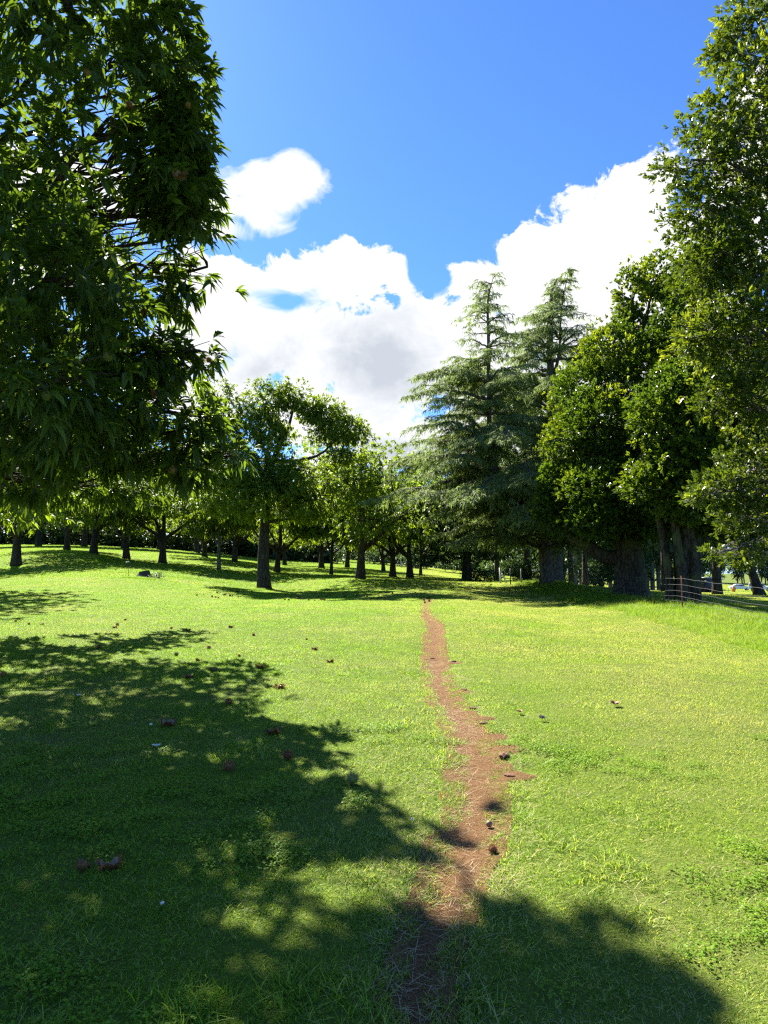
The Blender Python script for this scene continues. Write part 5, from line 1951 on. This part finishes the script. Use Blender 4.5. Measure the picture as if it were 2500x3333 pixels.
# white strainer posts where the fence starts by the cedars
g = G(1629, 1899)
rt = empty('strainer_post', g, 'pale wooden strainer post with a leaning brace, where the fence ends by the bushes', 'post')
MB().tube([(0, 0, -.1), (-.02, 0, .98)], .055, 10).build('post', 'white_wood', rt)
MB().tube([(.42, 0, -.05), (.10, 0, .62)], .045, 9).build('brace', 'white_wood', rt)
g = G(1697, 1897)
rt = empty('fence_post', g, 'short weathered post in front of the bush between strainer post and cedars', 'post')
MB().tube([(0, 0, -.1), (0, 0, .85)], .045, 9).build('post', 'grey_wood', rt)
MB().tube([(.7, 0, .75), (1.7, .2, .80)], .03, 8).build('rail', 'white_wood', rt)
g = G(1662, 1903)
tag(MB().tube([(0, 0, -.1), (0, 0, .95)], .03, 8).build('fence_post', 'black_steel', loc=g), 'thin black steel post just beside the leaning brace', 'post')

# ---- far fence on the crest
gA, gB = G(930, 1836), G(1310, 1842)
rt = empty('crest_fence', (gA + gB) / 2, 'thin post and wire fence along the crest of the lawn beyond the orchard', 'fence')
oc = (gA + gB) / 2
YC = 108.0
xs = np.linspace(-19, 6, 9)
tops = []
for x in xs:
    z = float(gz(x, YC))
    MB().box((x - oc[0], YC - oc[1], z + .55 - oc[2]), (.10, .10, 1.2)).build('post', 'white_wood', rt)
    tops.append((x - oc[0], YC - .06 - oc[1], z - oc[2]))
for h_ in (.5, 1.0):
    MB().tube([(a, b_, c + h_) for a, b_, c in tops], .012, 4).build('line_wire', 'wire', rt)


# ---- parked vehicles on the far field
def wheel(root, x, y, rad, w=.22):
    e = MB().tube([(x, y - w / 2, rad), (x, y + w / 2, rad)], rad, 18).build('wheel', 'rubber', root, smooth=False)
    s = -1 if y < 0 else 1
    h = MB().tube([(x, y + s * (w / 2 + .002), rad), (x, y + s * (w / 2 + .02), rad)], rad * .6, 14).build('rim', 'lamp')
    h.parent = e


def slab(prof, y0, y1):
    """polygon in (x,z), possibly concave at arches, swept in y"""
    n = len(prof)
    V = [(x, y0, z) for x, z in prof] + [(x, y1, z) for x, z in prof]
    Q = [(i, (i + 1) % n, n + (i + 1) % n, n + i) for i in range(n)]
    return V, Q


def vehicle(name, loc, rz, label, suv):
    rt = empty(name, loc, label, 'car', 'parked vehicles', rz)
    if suv:
        Lh, W, zs, zb, zt = 2.3, .92, .42, 1.12, 1.85
        body = [(-2.3, .5), (-2.3, 1.12), (.75, 1.15), (2.15, 1.05), (2.3, .95), (2.3, .5), (1.95, .45), (-2.0, .45)]
        cab = [(-2.25, 1.12), (-2.12, 1.80), (-1.9, 1.86), (.15, 1.86), (.35, 1.80), (.95, 1.15)]
        wr, wx = .40, 1.45
    else:
        W = .86
        body = [(-2.15, .42), (-2.2, .90), (-1.3, .98), (1.1, .92), (2.05, .76), (2.15, .45), (1.9, .32), (-1.9, .32)]
        cab = [(-1.75, .95), (-1.05, 1.38), (-.8, 1.43), (.2, 1.43), (.45, 1.38), (1.15, .93)]
        wr, wx = .32, 1.35
    b = MB()
    n = len(body)
    for sgn in (1,):
        V, Q = slab(body, -W, W)
        T = [(0, i + 1, i) for i in range(1, n - 1)] + [(n, n + i, n + i + 1) for i in range(1, n - 1)]
        b.add(V, Q, T)
    n2 = len(cab)
    cc_ = np.mean(np.array(cab), 0)
    V = [(x, -W * (.97 if z < 1.2 else .82), z) for x, z in cab] + [(x, W * (.97 if z < 1.2 else .82), z) for x, z in cab]
    Q = [(i, (i + 1) % n2, n2 + (i + 1) % n2, n2 + i) for i in range(n2)]
    T = [(0, i + 1, i) for i in range(1, n2 - 1)] + [(n2, n2 + i, n2 + i + 1) for i in range(1, n2 - 1)]
    b.add(V, Q, T)
    o = b.build('body', 'white_paint', rt)
    md = o.modifiers.new('bev', 'BEVEL')
    md.width = .05
    md.segments = 2
    for x in (-wx, wx):
        for y in (-W + .08, W - .08):
            wheel(rt, x, y, wr)
    lo_z, hi_z = (1.2, 1.72) if suv else (1.0, 1.32)
    ya = lambda z: W * (.97 + (.82 - .97) * (z - (1.12 if suv else .95)) / (.70 if suv else .45)) + .012
    wins = [(-2.0, -1.15), (-1.05, -.3), (-.2, .55)] if suv else [(-1.25, -.55), (-.45, .65)]
    for s in (-1, 1):
        for (a, c) in wins:
            e = .18 if c > .4 else 0
            V = [(a, s * ya(lo_z), lo_z), (c + e, s * ya(lo_z), lo_z), (c - (.12 if e else 0), s * ya(hi_z), hi_z), (a + (.0 if suv else .25 if a < -1 else 0), s * ya(hi_z), hi_z)]
            mk('window', V, [(0, 1, 2, 3)], None, 'glass_dark', rt)
    if suv:
        mk('windscreen', [(.86, -.72, 1.24), (.86, .72, 1.24), (.42, .66, 1.76), (.42, -.66, 1.76)], [(0, 1, 2, 3)], None, 'glass_dark', rt)
        b = MB().tube([(2.45, -.8, .55), (2.5, -.8, .95), (2.5, .8, .95), (2.45, .8, .55)], .04, 8).tube([(2.47, -.8, .7), (2.47, .8, .7)], .04, 8).box((2.38, 0, .5), (.16, 1.75, .2))
        b.build('bull_bar', 'black_steel', rt)
        MB().box((2.31, 0, .82), (.04, .9, .18)).build('grille', 'black_steel', rt)
    else:
        mk('windscreen', [(1.05, -.70, 1.02), (1.05, .70, 1.02), (.52, .62, 1.34), (.52, -.62, 1.34)], [(0, 1, 2, 3)], None, 'glass_dark', rt)
        MB().box((2.14, 0, .5), (.08, 1.6, .16)).build('bumper', 'black_steel', rt)
    for y in (-.66, .66):
        MB().box((2.31 if suv else 2.07, y, .85 if suv else .70), (.05, .26, .16)).build('headlight', 'lamp', rt)
    return rt


g = ground_at(2474, 140)
vehicle('off_road_car', g, R(-32), 'white boxy off-road vehicle with a bull bar, parked behind the leaning trunk', True)
g = ground_at(2407, 150)
vehicle('parked_car', g, R(-18), 'low white hatchback parked on the far field beside the off-road vehicle', False)

# ---- small hut
g = ground_at(2309, 88)
rt = empty('small_hut', g, 'small dark grey hut with a white flat roof edge seen between the straight trunks', 'hut')
MB().box((0, 0, 1.0), (1.9, 1.8, 2.0)).build('wall', 'hut_wall', rt)
MB().box((0.05, 0, 2.06), (2.3, 2.2, .12)).box((1.35, 0, 1.86), (.5, 1.6, .10)).build('roof', 'hut_roof', rt)
MB().box((.62, -.915, .9), (.6, .03, 1.6)).build('door', 'red_brown', rt)
g = ground_at(2312, 82)
rt = empty('trailer', g, 'low red-brown trailer standing in front of the small hut', 'trailer')
MB().box((0, 0, .55), (2.2, 1.2, .35)).tube([(1.1, 0, .45), (1.9, 0, .4)], .05, 8).build('bed', 'red_brown', rt)
for y in (-.62, .62):
    MB().tube([(0, y - .08, .28), (0, y + .08, .28)], .28, 14).build('wheel', 'rubber', rt)
# ---- orange markers on the field
g = ground_at(2386, 120)
rt = empty('barrier_post', g, 'orange barrier drum standing alone on the far field beside the white hatchback', 'barrier')
MB().tube([(0, 0, 0), (0, 0, .9), (0, 0, 1.0)], [.28, .24, .16], 14).build('drum', 'orange', rt)
MB().tube([(0, 0, 1.0), (0, 0, 1.12)], [.08, .07], 10).build('lamp', 'red_brown', rt)
g = ground_at(2346, 100)
rt = empty('barrier_post', g, 'orange barrier board by the dark trunk next to the small hut', 'barrier')
MB().box((0, 0, .75), (.3, .06, .9)).build('board', 'orange', rt)
MB().tube([(0, .05, -.1), (0, .05, 1.25)], .03, 8).build('post', 'black_steel', rt)
g = ground_at(2369, 118)
tag(MB().tube([(0, 0, -.1), (0, 0, .75)], .05, 8).build('field_post', 'grey_wood', loc=g), 'short bare wooden post on the far field between the two orange barriers', 'post')
